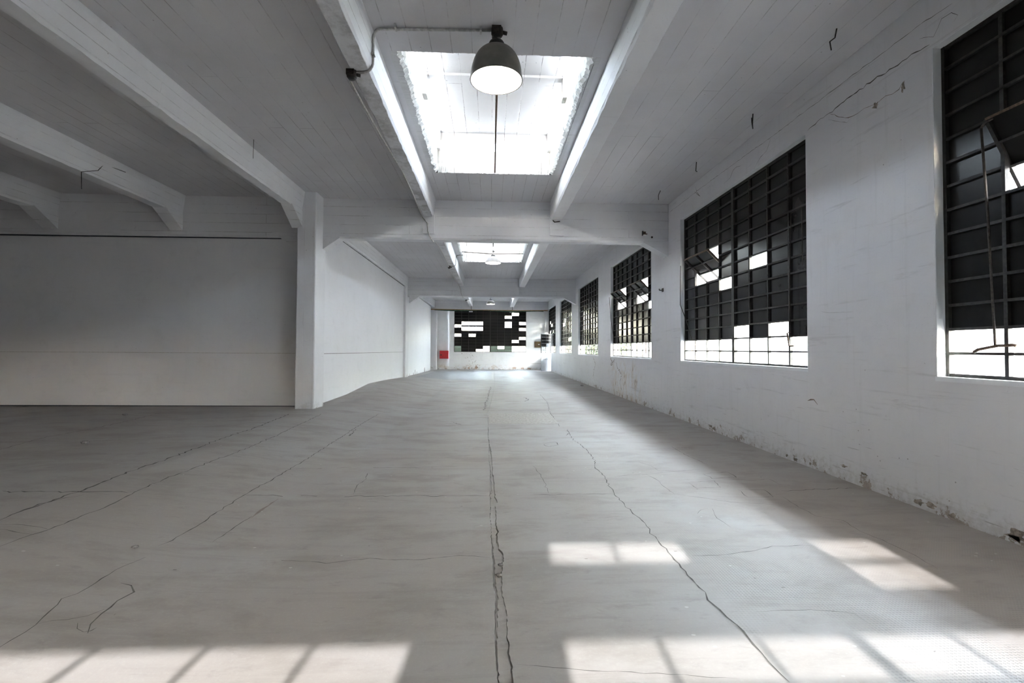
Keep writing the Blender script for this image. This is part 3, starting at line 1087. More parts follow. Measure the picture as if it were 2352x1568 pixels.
def window(idx, lab, org, ud, wdv, ncol, kind, frames, sashes=(), skip=(), nrow=14, seed=1, thick=.0):
    """org: lower corner at u=0; ud: unit vector along u; wdv: unit vector into the room; kind(c, r) gives the pane type"""
    ud, wdv = Vector(ud), Vector(wdv)
    org = Vector(org)
    root = struct(empty('window_%d' % idx, org), lab)
    rg = random.Random(seed * 31 + idx)
    R = Matrix((ud, wdv, Vector((0, 0, 1)))).transposed()       # local x=u, y=into the room, z=up
    if R.determinant() < 0:
        pass
    Q = R.to_4x4()

    def put(name, me, u, w, z, tilt=None, lab2=None, parent=root):
        o = bpy.data.objects.new(name, me)
        COL.objects.link(o)
        o.parent = root
        A = Matrix.Translation(ud * u + wdv * w + Vector((0, 0, z))) @ Q
        if tilt is not None:
            A = A @ tilt
        o.matrix_local = A
        if lab2:
            o['label'] = lab2
        return o

    W = ncol * PW
    Hh = nrow * PH
    hid = {}
    for (c0, c1, r0, r1, ang) in sashes:
        for c in range(c0, c1):
            for r in range(r0, r1):
                hid[(c, r)] = 1
    bw, bt = .026, .034
    meshes = {}

    def bar(name, su, sz, mat=M_BAR, d=bt):
        key = (name, round(su, 4), round(sz, 4), mat.name, d)
        if key not in meshes:
            meshes[key] = mesh_box(name, su, d, sz, mat)
        return meshes[key]

    pm = {}
    for c in range(ncol):
        for r in range(nrow):
            if (c, r) in hid or (c, r) in skip:
                continue
            kd = kind(c, r)
            if kd is None:
                continue
            if kd not in pm:
                pm[kd] = mesh_box('window_pane', PW - .006, .004, PH - .004, PANE[kd])
            t = Matrix.Rotation(rg.gauss(0, .006), 4, 'X') @ Matrix.Rotation(rg.gauss(0, .006), 4, 'Z')
            put('window_pane', pm[kd], (c + .5) * PW, .0, (r + .5) * PH, t, PANE_LABEL.get(kd))

    def vruns(c):
        """vertical extents of the bar on column line c, interrupted by open sashes and doors"""
        keep = []
        start = None
        for r in range(nrow):
            inside = ((c - 1, r) in hid and (c, r) in hid) or ((c - 1, r) in skip and (c, r) in skip)
            if not inside and start is None:
                start = r
            if inside and start is not None:
                keep.append((start, r))
                start = None
        if start is not None:
            keep.append((start, nrow))
        return keep

    for c in range(0, ncol + 1):
        edge = c in frames
        for a, b in vruns(c):
            wv = .030 if c in (0, ncol) else (.070 if edge else bw)
            u = c * PW
            if c == 0:
                u += wv / 2
            if c == ncol:
                u -= wv / 2
            put('mullion' if edge else 'glazing_bar', bar('mullion' if edge else 'glazing_bar', wv, (b - a) * PH, M_BLACK if edge else M_BAR, .045 if edge else bt), u, .008, (a + b) / 2 * PH)
    fl = sorted(frames)
    for r in range(0, nrow + 1):
        edge = r in (0, nrow)
        for f0, f1 in zip(fl, fl[1:]):
            start = None
            for c in range(f0, f1 + 1):
                inside = c < f1 and (((c, r) in hid and (c, r - 1) in hid) or ((c, r) in skip and ((c, r - 1) in skip or r == 0)))
                if c == f1:
                    inside = True
                if not inside and start is None:
                    start = c
                if inside and start is not None:
                    L = (c - start) * PW - .03
                    hz = .030 if edge else .020
                    z = r * PH + (hz / 2 if r == 0 else (-hz / 2 if r == nrow else 0))
                    put('glazing_bar', bar('glazing_bar', L, hz), (start + c) / 2 * PW, .009 + .002 * (r % 2), z)
                    start = None
    # tilted centre-pivot sashes: head swung into the room, foot out
    for (c0, c1, r0, r1, ang) in sashes:
        sw, sh = (c1 - c0) * PW, (r1 - r0) * PH
        uc, zc = (c0 + c1) / 2 * PW, (r0 + r1) / 2 * PH
        A0 = Matrix.Translation(ud * uc + Vector((0, 0, zc))) @ Q @ Matrix.Rotation(ang, 4, 'X')
        sroot = bpy.data.objects.new('pivot_sash', None)
        COL.objects.link(sroot)
        sroot.empty_display_size = .05
        sroot.parent = root
        sroot.matrix_local = A0
        sroot['label'] = 'open pivoting sash tilted into the room'

        def sub(name, me, x, y, z, lab2=None):
            o = bpy.data.objects.new(name, me)
            COL.objects.link(o)
            o.parent = sroot
            o.matrix_local = Matrix.Translation((x, y, z))
            if lab2:
                o['label'] = lab2
        for c in range(c0, c1):
            for r in range(r0, r1):
                kd = 'f' if r == r0 else 'b'
                if kd not in pm:
                    pm[kd] = mesh_box('window_pane', PW - .006, .004, PH - .004, PANE[kd])
                sub('window_pane', pm[kd], (c + .5) * PW - uc, 0, (r + .5) * PH - zc, PANE_LABEL.get(kd))
        for c in range(c0, c1 + 1):
            wv = .024 if c in (c0, c1) else .018
            sub('sash_bar', bar('sash_bar', wv, sh, M_RUST if c == c1 else M_BAR), c * PW - uc, .006, 0)
        for r in range(r0, r1 + 1):
            sub('sash_bar', bar('sash_bar', sw, .016, M_RUST if r in (r0, r1) else M_BAR), 0, .008, r * PH - zc)
        # the fixed frame edge around the opening
        put('opening_frame', bar('opening_frame', sw, .02, M_YELLOW if idx == 7 else M_RUST), uc, .006, r1 * PH)
        put('opening_frame', bar('opening_frame', sw, .02, M_YELLOW if idx == 7 else M_BAR), uc, .006, r0 * PH)
    return root


WX = XR + .10           # plane of the glazing in the right wall


def right_win(i, clear, tint=lambda c, r: False, sashes=(), skip=(), lab=''):
    far = WIN_FAR[i]

    def kind(c, r):
        if (c, r) in clear:
            return 'c'
        if r < 2:
            return 'c'
        if tint(c, r):
            return 't'
        return 'b'
    # u = 0 at the far jamb, so columns count towards the camera
    return window(i + 1, lab, (WX, far, ZS), (0, -1, 0), (-1, 0, 0), 8, kind, (0, 4, 8), sashes, skip, seed=i)


A1 = math.radians(-46)
right_win(0, set(), sashes=((1, 3, 7, 10, math.radians(-27)),), lab='nearest black-paned steel window, cut by the right edge of the photograph')
right_win(1, {(3, 6), (5, 7), (4, 2), (6, 2)}, sashes=((1, 3, 7, 10, A1),) , lab='second black-paned steel window from the camera with one sash tilted open')
right_win(2, {(7, 6)}, sashes=((1, 3, 7, 10, A1), (5, 7, 7, 10, A1)), tint=lambda c, r: 2 <= r <= 7 and 1 <= c <= 5 and (c + r) % 7 != 3, lab='third steel window from the camera with two sashes tilted open')
right_win(3, set(), tint=lambda c, r: 2 <= r <= 9 and 1 <= c <= 6 and (c * 3 + r) % 5 > 1, lab='fourth dark steel window, with no sash open')
right_win(4, {(1, 7), (2, 7), (2, 8), (5, 3), (6, 3), (7, 3), (7, 4)}, tint=lambda c, r: 2 <= r <= 9 and 2 <= c <= 7 and (c + r) % 3 != 0, lab='fifth steel window with a few clear panes')
skip6 = {(c, r) for c in (3,) for r in range(0, 6)}
right_win(5, {(1, 9), (2, 8), (3, 8), (1, 6), (7, 5), (4, 6)}, tint=lambda c, r: (c + r) % 4 == 1, skip=skip6, lab='farthest steel window of the right wall, partly behind the open door')

# far window: columns from the left, rows from the sill
WHITE = {(8, 12), (7, 11), (9, 9), (7, 8), (7, 9), (9, 7), (9, 4), (8, 3), (4, 1), (6, 1), (8, 1), (9, 1), (3, 0), (4, 0), (8, 0), (9, 0), (0, 8), (0, 5), (2, 5)}
GREEN = {(0, 1), (0, 0), (5, 1), (7, 1), (5, 0), (6, 0), (7, 0)}
window(7, 'wide black-paned window in the end wall with scattered clear panes', (FX0, YFAR + .08, ZS), (1, 0, 0), (0, -1, 0), 10,
       lambda c, r: 'c' if (c, r) in WHITE else ('g' if (c, r) in GREEN else 'b'), (0, 5, 10), sashes=((1, 4, 7, 10, math.radians(-80)),))

# the wall and two windows behind the camera that let the sun patches in
BZ = 1.118
WLX0, WRX0 = -.455 - 7 * PW, .145           # left window ends at -.455, right window begins at .145
mb = MB()
WQ = -9.6  # start of an added, unseen window that brightens the left partition
mb.box(XL, WQ, YB - .25, YB, -.1, ZC)
mb.box(WQ + 8 * PW, WLX0, YB - .25, YB, -.1, ZC)
mb.box(WQ, WQ + 8 * PW, YB - .25, YB, -.1, BZ)
mb.box(WQ, WQ + 8 * PW, YB - .25, YB, ZT, ZC)
mb.box(WLX0 + 7 * PW, WRX0, YB - .25, YB, -.1, ZC)
mb.box(WRX0 + 7 * PW, XR + .1, YB - .25, YB, -.1, ZC)
mb.box(WLX0, WLX0 + 7 * PW, YB - .25, YB, -.1, BZ)
mb.box(WRX0, WRX0 + 7 * PW, YB - .25, YB, -.1, BZ)
mb.box(WLX0, WLX0 + 7 * PW, YB - .25, YB, ZT, ZC)
mb.box(WRX0, WRX0 + 7 * PW, YB - .25, YB, ZT, ZC)
struct(mb.build('wall_back', M_WALL), 'white wall behind the camera')
window(8, 'steel window behind the camera on the left', (WLX0, YB - .08, BZ), (1, 0, 0), (0, 1, 0), 7, lambda c, r: 's' if r < 2 else 'b', (0, 3, 7))
window(10, 'unseen window added behind the camera to brighten the left partition', (WQ, YB - .08, BZ), (1, 0, 0), (0, 1, 0), 8, lambda c, r: 'd' if r < 2 else 'b', (0, 4, 8))
SUNNY = {(0, 4), (1, 4), (4, 3), (4, 4)}
window(9, 'steel window behind the camera on the right', (WRX0, YB - .08, BZ), (1, 0, 0), (0, 1, 0), 7, lambda c, r: 's' if r < 2 or (c, r) in SUNNY else 'b', (0, 3, 7))

# ------------------------------------------------------------------ the open door at the far right
dA = Vector((3.40, 27.1, 0))
dB = Vector((2.795, 26.60, 0))
du = (dB - dA).normalized()
DL = (dB - dA).length
door = struct(empty('door_1', dA), 'open door leaf with black and clear panes above a grey panel')
door.rotation_euler = (0, 0, math.atan2(du.y, du.x))


def dpart(name, x0, x1, y0, y1, z0, z1, mat, lab=None):
    mb = MB().box(x0, x1, y0, y1, z0, z1)
    bmesh.ops.recalc_face_normals(mb.bm, faces=mb.bm.faces[:])
    me = bpy.data.meshes.new(name)
    mb.bm.to_mesh(me)
    mb.bm.free()
    me.materials.append(mat)
    o = bpy.data.objects.new(name, me)
    COL.objects.link(o)
    o.parent = door
    if lab:
        o['label'] = lab
    return o


zg0, zg1 = 1.02, 2.09
dpart('kick_panel', .03, DL - .03, -.012, .012, .04, .68, M_DOOR)
dpart('middle_panel', .03, DL - .03, -.012, .012, .70, zg0, M_DOOR)
dpart('rail', .0, DL, -.018, .018, .665, .70, M_CONDUIT)
dpart('rail', .0, DL, -.02, .02, .02, .05, M_DOOR)
for x in (0, DL - .03):
    dpart('stile', x, x + .03, -.02, .02, .02, zg0, M_DOOR)
    dpart('stile', x, x + .03, -.02, .02, zg0, zg1, M_BLACK)
dpart('glazing_bar', DL / 2 - .012, DL / 2 + .012, -.016, .016, zg0, zg1, M_BAR)
for r in range(7):
    z = zg0 + (zg1 - zg0) * r / 6
    dpart('glazing_bar', .03, DL - .03, -.014, .014, z - .008, z + .008, M_CONDUIT if r > 2 else M_BAR)
for r in range(6):
    for c in range(2):
        # x = 0 is the hinge side, so c = 1 is the free edge, on the left in the view
        k = 'f' if r < 2 or (r == 2 and c == 0) else 'b'
        z = zg0 + (zg1 - zg0) * r / 6
        dpart('window_pane', .03 + c * (DL / 2 - .03), DL / 2 + c * (DL / 2 - .03), -.003, .003, z + .006, z + (zg1 - zg0) / 6 - .006, PANE[k], PANE_LABEL.get(k))
dpart('handle', DL - .12, DL - .03, .02, .05, .86, .885, M_CONDUIT)
dpart('lock', DL - .075, DL - .045, .018, .026, .78, .83, M_DKMETAL)
# door frame in the wall
struct(MB().box(XR - .02, XR + .12, DOOR_Y0 - .06, DOOR_Y0, 0, DOOR_Z).box(XR - .02, XR + .12, DOOR_Y1, DOOR_Y1 + .06, 0, DOOR_Z).build('door_frame_1', M_DOOR), 'grey door frame under the farthest window')

# ------------------------------------------------------------------ lamps


def lamp(x, y, zr, R, ztop, shade_mat, lab, zceil=4.05, flat=1.0, deep=.27):
    root = tag(empty('pendant_lamp', (x, y, zr)), lab, 'lamp', 'industrial pendant lamps down the middle of the hall')
    H = deep
    prof = []
    n = 14
    r0 = R * .34
    for i in range(n + 1):
        a = i / n * PI / 2
        prof.append((r0 + (R - r0) * math.sin(a) ** .9, H * (1 - (1 - math.cos(a)) ** .95) if flat == 1 else H * math.cos(a)))
    outer = [(r, z) for r, z in prof]
    inner = [(max(r - .006, .01), z - .004) for r, z in prof][::-1]
    part('shade', MB().lathe(outer + [(R + .004, -.004), (R, -.008)], (x, y, zr)), shade_mat, root)
    part('shade_lining', MB().lathe(inner[0:], (x, y, zr)), M_SHADEIN, root)
    part('collar', MB().lathe([(r0 + .004, H - .012), (r0 * 1.08, H), (r0, H + .015), (r0 * .9, H + .02)], (x, y, zr)), M_CONDUIT, root)
    hc = .07
    part('cap', MB().lathe([(r0 * .93, H + .01), (r0 * .93, H + hc * .6), (r0 * .8, H + hc * .88), (r0 * .4, H + hc), (.002, H + hc)], (x, y, zr)), M_CAP, root)
    part('socket', MB().lathe([(.03, H), (.03, H - .08), (.022, H - .09), (.002, H - .09)], (x, y, zr), 20), M_LABEL, root)
    b = MB()
    b.ball((x, y, zr + H * .34), .06, 3, (1, 1, 1.25))
    for f in b.bm.faces:
        f.smooth = True
    part('bulb', b, M_BULB, root, 'glowing bulb')
    # hanger: two chain links, then the loose flex
    zt = zr + H + hc
    mb = MB()
    gap = max(.03, zceil - zt)
    k = max(1, int(gap / .045))
    for j in range(k):
        zc = zt + gap * (j + .5) / k
        rr = gap / k * .62
        pts = []
        for q in range(13):
            a = 2 * PI * q / 12
            px, pz = math.cos(a) * .014, math.sin(a) * rr
            pts.append((x + (px if j % 2 else 0), y + (0 if j % 2 else px), zc + pz))
        mb.tube(pts, .0035, 6)
    part('chain', mb, M_DKMETAL, root)
    mb = MB()
    rr = random.Random(int(y))
    for s in (-1, 1):
        pts = [(x + s * .012, y, zt - .01)]
        for q in range(1, 8):
            t = q / 8
            pts.append((x - .03 * math.sin(t * PI) - .02 * math.sin(t * 9 + s), y + rr.uniform(-.012, .012), zt + gap * t))
        pts.append((x - .01, y, zceil))
        mb.tube(pts, .003, 5)
    part('flex', mb, M_CAP, root)
    li = bpy.data.lights.new('bulb_light', 'POINT')
    li.energy = LAMP_W
    li.color = (1, .97, .88)
    li.shadow_soft_size = .06
    lo = bpy.data.objects.new('bulb_light', li)
    COL.objects.link(lo)
    lo.parent = root
    lo.location = (0, 0, H * .34 - .02)
    return root


lamp(.035, 4.155, 3.60, .228, 3.95, M_SHADE, 'large dark grey dome lamp hanging nearest, in front of the near skylight', zceil=3.975, deep=.275)
lamp(.055, 14.1, 3.775, .226, 4.0, M_SHADEW, 'pale dome lamp hanging under the crossed rods of the middle skylight', zceil=4.03, flat=2, deep=.17)
lamp(-.012, 24.2, 3.50, .21, 3.7, M_SHADE, 'small grey dome lamp hanging farthest, in front of the end wall beam', zceil=3.985, flat=2, deep=.17)

# ------------------------------------------------------------------ conduits and junction boxes


def arc(p, q, c, n=6):
    """quarter bend from p to q around corner c"""
    p, q, c = Vector(p), Vector(q), Vector(c)
    return [p * (1 - t) ** 2 + c * 2 * t * (1 - t) + q * t * t for t in [i / n for i in range(n + 1)]]


def conduit(y, xbox, lab, xface, zrib):
    z = ZC - .018
    xf = xface + .02
    y2 = y + .12
    pts = [(xbox - .05, y, z), (xf + .09, y + .03, z)]
    pts += arc((xf + .08, y + .03, z), (xf, y2, z - .10), (xf, y + .06, z))
    pts += [(xf, y2, zrib + .10)]
    pts += arc((xf, y2, zrib + .08), (xf - .10, y2 + .04, zrib - .015), (xf, y2 + .02, zrib - .015))
    pts += [(xface - .15, y2 + .04, zrib - .016)]
    root = tag(empty('ceiling_conduit', (xf, y, z)), lab, 'conduit', 'lamp conduits on the ceiling')
    part('pipe', MB().tube(pts, .0125, 8), M_CONDUIT, root)
    for xx in (xbox - .14, xf + .22):
        part('clip', MB().box(xx - .008, xx + .008, y - .03, y + .035, z - .016, ZC), M_CONDUIT, root)
    part('clip', MB().box(xface - .004, xf + .016, y2 - .025, y2 + .025, zrib + .12, zrib + .135), M_CONDUIT, root)
    return y2 + .04


JB = 'cast iron junction boxes of the lamp wiring'


def junction(c, lab, s=1.0):
    root = tag(empty('junction_box', c), lab, 'junction box', JB)
    x, y, z = c
    part('body', MB().lathe([(.002, -.032 * s), (.038 * s, -.032 * s), (.045 * s, -.02 * s), (.045 * s, .03 * s)], c, 12).box(x - .04 * s, x + .03 * s, y - .045 * s, y + .04 * s, z - .02 * s, z + .03 * s), M_DKMETAL, root)
    part('lid', MB().lathe([(.002, -.046 * s), (.03 * s, -.044 * s), (.034 * s, -.03 * s), (.034 * s, -.028 * s)], c, 12), M_CAP, root)
    part('nozzle', MB().tube([(x + .03 * s, y, z), (x + .075 * s, y + .01, z - .005)], .014 * s, 8), M_DKMETAL, root)
    return root


ends = []
ends.append(conduit(4.155, .035, 'grey conduit bending from the nearest lamp over the left rib', -1.085, 3.74))
ends.append(conduit(14.35, -.8, 'grey conduit running from the middle skylight down the left rib', -1.085, 3.74))
ends.append(conduit(24.25, -.0, 'grey conduit from the farthest lamp over the left rib', -1.085, 3.74))
junction((.04, 4.155, ZC - .03), 'rusty dark junction box on the ceiling above the nearest lamp', 1.15)
junction((.06, 14.1, ZC + .06), 'small dark junction box above the pale middle lamp', .8)
junction((-.01, 24.2, ZC - .03), 'small dark junction box above the farthest lamp', .9)
junction((-1.262, ends[0], 3.705), 'dark junction box under the left rib beside the nearest lamp', 1.0)
junction((-1.262, ends[1], 3.705), 'dark junction box under the left rib in the middle bay', 1.0)
junction((-1.262, ends[2], 3.705), 'dark junction box under the left rib in the farthest bay', .9)

# cable that sags along the left rib from bay to bay
for bi, (ya, yb, lab) in enumerate(((ends[0] + .04, 9.1, 'thin grey cable slung along the left rib of the near bay'), (9.4, 19.2, 'thin grey cable slung along the left rib of the middle bay'))):
    pts = []
    rr = random.Random(9 + bi)
    n = 40
    for i in range(n + 1):
        y = ya + (yb - .06 - ya) * i / n
        s = abs(math.sin((y - ya) * 1.35))
        pts.append((-1.275 + .03 * math.sin(y * 1.1), y, 3.712 - .018 * s + rr.uniform(-.003, .003)))
    yl = yb - .06
    pts += [(-1.20, yl - .02, 3.60), (-1.19, yl - .02, 3.45), (-1.16, yl + .02, 3.36), (-1.12, yl + .06, 3.30), (-1.10, yl + .12, 3.28)]
    o = MB().tube(pts, .012, 6).build('sagging_cable', M_CONDUIT)
    tag(o, lab, 'cable', 'cables along the left rib')

# rods across the skylights
tag(MB().tube([(.05, 4.6, 4.075), (.048, 6.2, 4.07), (.05, 7.64, 4.075)], .013, 8).build('skylight_rod', M_RUST), 'rusty rod running lengthwise across the near skylight', 'rod', 'rods across the skylights')
tag(MB().tube([(.05, 12.5, 4.09), (.05, 14.05, 4.085)], .013, 8).build('skylight_rod', M_DKMETAL), 'dark rod running lengthwise to the pale middle lamp', 'rod', 'rods across the skylights')
tag(MB().tube([(SKX0 - .01, 14.12, 4.095), (.02, 14.12, 4.045), (.1, 14.12, 4.045), (SKX1 + .01, 14.12, 4.065)], .013, 8).build('skylight_rod', M_DKMETAL), 'dark rod running crosswise under the middle skylight', 'rod', 'rods across the skylights')
tag(MB().tube([(SKX0 + .02, 14.5, 4.20), (-.02, 14.45, 4.13)], .007, 6).build('skylight_wire', M_CONDUIT), 'thin pale wire strung across the middle skylight', 'wire')

# ------------------------------------------------------------------ small things on walls, beams and floor
# red hose cabinet in the far left recess
rx0, rx1, rz0, rz1 = -3.065, -2.535, .636, 1.118
cab = tag(empty('hose_cabinet', ((rx0 + rx1) / 2, 29.05, rz0)), 'red metal fire hose cabinet on the wall left of the far window', 'cabinet')
part('body', MB().box(rx0, rx1, 29.04, 29.25, rz0, rz1), M_RED, cab, bevel=.006)
part('door', MB().box(rx0 + .012, rx1 - .012, 29.02, 29.042, rz0 + .012, rz1 - .012), M_RED, cab, bevel=.004)
part('lock', MB().box(rx0 + .06, rx0 + .13, 29.005, 29.022, rz0 + .19, rz0 + .26).tube([(rx0 + .095, 29.0, rz0 + .225), (rx0 + .095, 29.01, rz0 + .225)], .022, 10), M_CAP, cab, 'black lock')
# brown board with a white label beside the open door
bx0, bx1, bz0, bz1 = 2.645, 3.08, 1.334, 1.70
brd = tag(empty('switch_board', ((bx0 + bx1) / 2, YFAR - .05, bz0)), 'brown wooden switch board with a small white label left of the open door', 'board')
part('back_board', MB().box(bx0, bx1, YFAR - .06, YFAR, bz0, bz1), M_WOOD, brd, bevel=.004)
part('cover', MB().box(bx0 + .04, bx1 - .05, YFAR - .10, YFAR - .055, bz0 + .05, bz1 - .05), M_WOOD, brd, bevel=.004)
part('label_plate', MB().box(bx0 + .20, bx0 + .30, YFAR - .108, YFAR - .1, bz0 + .165, bz0 + .205), M_LABEL, brd)
# ochre pipe with green sheeting rolled on it, across the end of the hall
pp = tag(empty('overhead_pipe', (-3.5, 28.2, 3.50)), 'ochre pipe with a strip of green sheeting across the end of the hall', 'pipe')
part('pipe', MB().tube([(-3.50, 28.2, 3.535), (-.7, 28.2, 3.51), (1.5, 28.2, 3.49), (3.36, 28.2, 3.515)], .030, 8), M_OCHRE, pp)
pts = []
gm = MB()
prevp = None
for i in range(41):
    x = -3.3 + 6.4 * i / 40
    sag = .03 + .055 * abs(math.sin(i / 40 * PI * 2 + .3)) ** 1.4
    z1 = 3.535 - .006 * (x + 3.5) - .01
    cur = [(x, 28.175, z1), (x, 28.165 + .01 * math.sin(i), z1 - sag)]
    if prevp:
        gm.quad(prevp[0], cur[0], cur[1], prevp[1])
        gm.quad((prevp[0][0], 28.22, prevp[0][2]), (cur[0][0], 28.22, cur[0][2]), cur[1], prevp[1])
    prevp = cur
part('green_sheet', gm, M_GREEN, pp)
for x in (-1.15, 1.25):
    part('hanger_strap', MB().box(x - .012, x + .012, 28.18, 28.22, 3.5, 3.74), M_DKMETAL, pp)
# switch and socket on the first cross beam, right
sw = tag(empty('beam_switch', (2.95, 9.08, 3.488)), 'small broken switch with a brown block on the right of the near cross beam', 'switch')
part('plate', MB().box(2.905, 2.975, 9.075, 9.10, 3.445, 3.53), M_LABEL, sw)
part('block', MB().box(2.915, 2.965, 9.055, 9.078, 3.465, 3.515).box(2.96, 2.995, 9.06, 9.075, 3.462, 3.478), M_RUST, sw)
part('bracket', MB().box(2.902, 2.912, 9.05, 9.10, 3.44, 3.53), M_CAP, sw)
tag(MB().lathe([(.002, 0), (.018, 0), (.02, .01), (.012, .02)], (0, 0, 0), 12).build('wall_socket', M_DKMETAL), 'tiny round dark socket beside the broken switch on the cross beam', 'socket')
bpy.data.objects['wall_socket'].location = (3.09, 9.085, 3.412)
bpy.data.objects['wall_socket'].rotation_euler = (PI / 2, 0, 0)
tag(MB().tube([(XR, 9.40, 2.43), (XR - .07, 9.40, 2.43), (XR - .075, 9.40, 2.46)], .012, 6).box(XR - .012, XR, 9.36, 9.44, 2.40, 2.47).build('wall_hook', M_DKMETAL), 'dark iron hook on the right wall between the second and third windows', 'hook')
# iron stubs, nails and wires left in the concrete
WIRES = 'wires left hanging from the ceiling and ribs'
for pts, r, lab in (([(3.10, 5.52, ZC), (3.11, 5.55, ZC - .10), (3.12, 5.56, ZC - .16), (3.13, 5.60, ZC - .06), (3.14, 5.62, ZC)], .006, 'short dark wire loop hanging from the ceiling above the pier between the two nearest windows'),
                    ([(3.06, 7.0, ZC), (3.06, 7.02, ZC - .13), (3.08, 7.02, ZC - .14)], .006, 'short dark wire hanging from the ceiling above the second window'),
                    ([(3.0, 4.0, ZC), (3.02, 4.05, ZC - .05), (2.98, 4.06, ZC - .08), (3.0, 4.07, ZC - .15)], .006, 'twisted dark wire hanging from the ceiling near the first window'),
                    ([(2.98, 8.3, ZC), (2.96, 8.35, ZC - .07), (2.965, 8.36, ZC - .15)], .006, 'bent dark wire hanging from the ceiling just before the cross beam'),
                    ([(-3.22, 6.57, ZC), (-3.22, 6.57, ZC - .26)], .003, 'thin thread hanging from the ceiling beside the corner column rib'),
                    ([(-5.685, 7.65, 3.96), (-5.70, 7.25, 3.93), (-5.70, 7.15, 3.80), (-5.71, 6.88, 3.68), (-5.70, 6.88, 3.46), (-5.70, 6.88, 3.44)], .005, 'old wire draped over the second rib from the column on the left'),
                    ([(1.17, 9.06, 3.70), (1.2, 9.03, 3.66), (1.26, 9.03, 3.67), (1.3, 9.04, 3.68)], .010, 'bent iron stub at the foot of the right rib')):
    o = MB().tube(pts, r, 6).build('hanging_wire', M_DKMETAL)
    tag(o, lab, 'wire', WIRES)
# window operating rods
RODS = 'window operating rods'


def rod(lab, rod_pts, handle_pts, r=.007, hr=.009, top=None):
    root = tag(empty('window_rod', rod_pts[-1]), lab, 'rod', RODS)
    part('rod', MB().tube(rod_pts, r, 6), M_DKMETAL, root)
    part('handle', MB().tube(handle_pts, hr, 6), M_RUST, root, 'rusty handle')
    if top:
        part('bracket', MB().tube(top, r, 6), M_DKMETAL, root)


WI = XR - .005
y0 = WIN_FAR[0]
rod('long rod with a rusty cross handle hanging in the nearest window', [(3.375, 3.14, 2.79), (3.40, 3.13, 2.2), (3.43, 3.125, 1.29)],
    [(3.43, 3.27, 1.245), (3.43, 3.24, 1.262), (3.43, 3.11, 1.288), (3.43, 3.01, 1.292), (3.43, 2.99, 1.285)], .008, .011, [(3.375, 3.14, 2.79), (3.38, 3.12, 2.82), (3.395, 3.08, 2.83)])
rod('rod with a bracket and rusty handle in the near half of the second window', [(3.47, 5.39, 2.84), (3.465, 5.42, 2.1), (3.46, 5.41, 1.46)],
    [(3.46, 5.41, 1.46), (3.45, 5.45, 1.45), (3.44, 5.40, 1.30), (3.46, 5.34, 1.30)], .006, .010, [(3.47, 5.39, 2.84), (3.47, 5.20, 2.85), (3.47, 5.19, 2.2)])
rod('thin bent rod at the far jamb of the second window', [(3.36, 8.36, 2.74), (3.38, 8.43, 2.05), (3.44, 8.30, 1.75), (3.47, 8.10, 1.35)],
    [(3.47, 8.02, 1.33), (3.46, 8.08, 1.33), (3.45, 8.14, 1.12), (3.44, 8.08, 1.08)], .006, .007)
rod('thin bent rod at the far jamb of the third window', [(3.34, 13.40, 2.72), (3.40, 13.48, 2.1), (3.45, 13.35, 1.6), (3.47, 13.2, 1.35)],
    [(3.47, 13.0, 1.36), (3.46, 13.12, 1.36), (3.45, 13.2, 1.15)], .007, .008)
rod('short rod below the open near sash of the third window', [(3.40, 10.95, 2.40), (3.42, 10.9, 2.0)], [(3.44, 10.6, 1.42), (3.44, 10.52, 1.40), (3.44, 10.52, 1.16), (3.44, 10.6, 1.14)], .008, .010)
# crumbs on the floor
CR = 'crumbs of concrete on the floor'
for (px, py), r, lab in (((195, 1018), .035, 'dark lump of concrete on the floor in the left bay'),
                         ((1337, 886), .05, 'dark lump of rubble on the floor near the right wall'),
                         ((287, 953), .03, 'dark crumb on the floor close to the left partition'),
                         ((310, 1257), .016, 'dark crumb on the floor at the lower left'),
                         ((1150, 1298), .014, 'grey crumb in the floor joint beside the sun patch'),
                         ((1146, 1322), .016, 'grey crumb in the floor joint just below the sun patch')):
    p = on_floor(px, py)
    o = MB().ball((0, 0, 0), r, 2, (1.2, 1, .6), .18).build('concrete_crumb', M_STONE, loc=(p.x, p.y, p.z + r * .3))
    tag(o, lab, 'rubble', CR)

# ------------------------------------------------------------------ outside: yard, trees and shrubs beyond the windows


def m_ground():
    k = NT('pale yard paving')
    pos = k.n('NewGeometry').outputs['Position']
    c = k.mix(k.ramp(k.noise(pos, .3, 4), .35, .7), (.10, .098, .094), (.14, .137, .13))
    return k.out(k.n('BsdfPrincipled', i_Base_Color=c, i_Roughness=.9))


struct(MB().box(XR + .26, 120, -40, 120, -.5, -.15).box(-60, XR + .26, 29.5, 120, -.5, -.15).box(-60, XR + .26, -60, YB - .3, -.5, -.15).build('ground', m_ground()), 'pale paved yard outside the windows')


def m_leaf(name, a, b):
    k = NT(name)
    pos = k.n('NewGeometry').outputs['Position']
    c = k.mix(k.noise(pos, 3, 3), a, b)
    return k.out(k.n('BsdfPrincipled', i_Base_Color=c, i_Roughness=.7))


M_LEAF = m_leaf('leaves', (.006, .011, .004), (.026, .04, .014))
M_LEAF2 = m_leaf('dry leaves', (.016, .015, .006), (.055, .045, .016))
M_BARK = simple('bark', (.05, .04, .03), .9, var=.3)


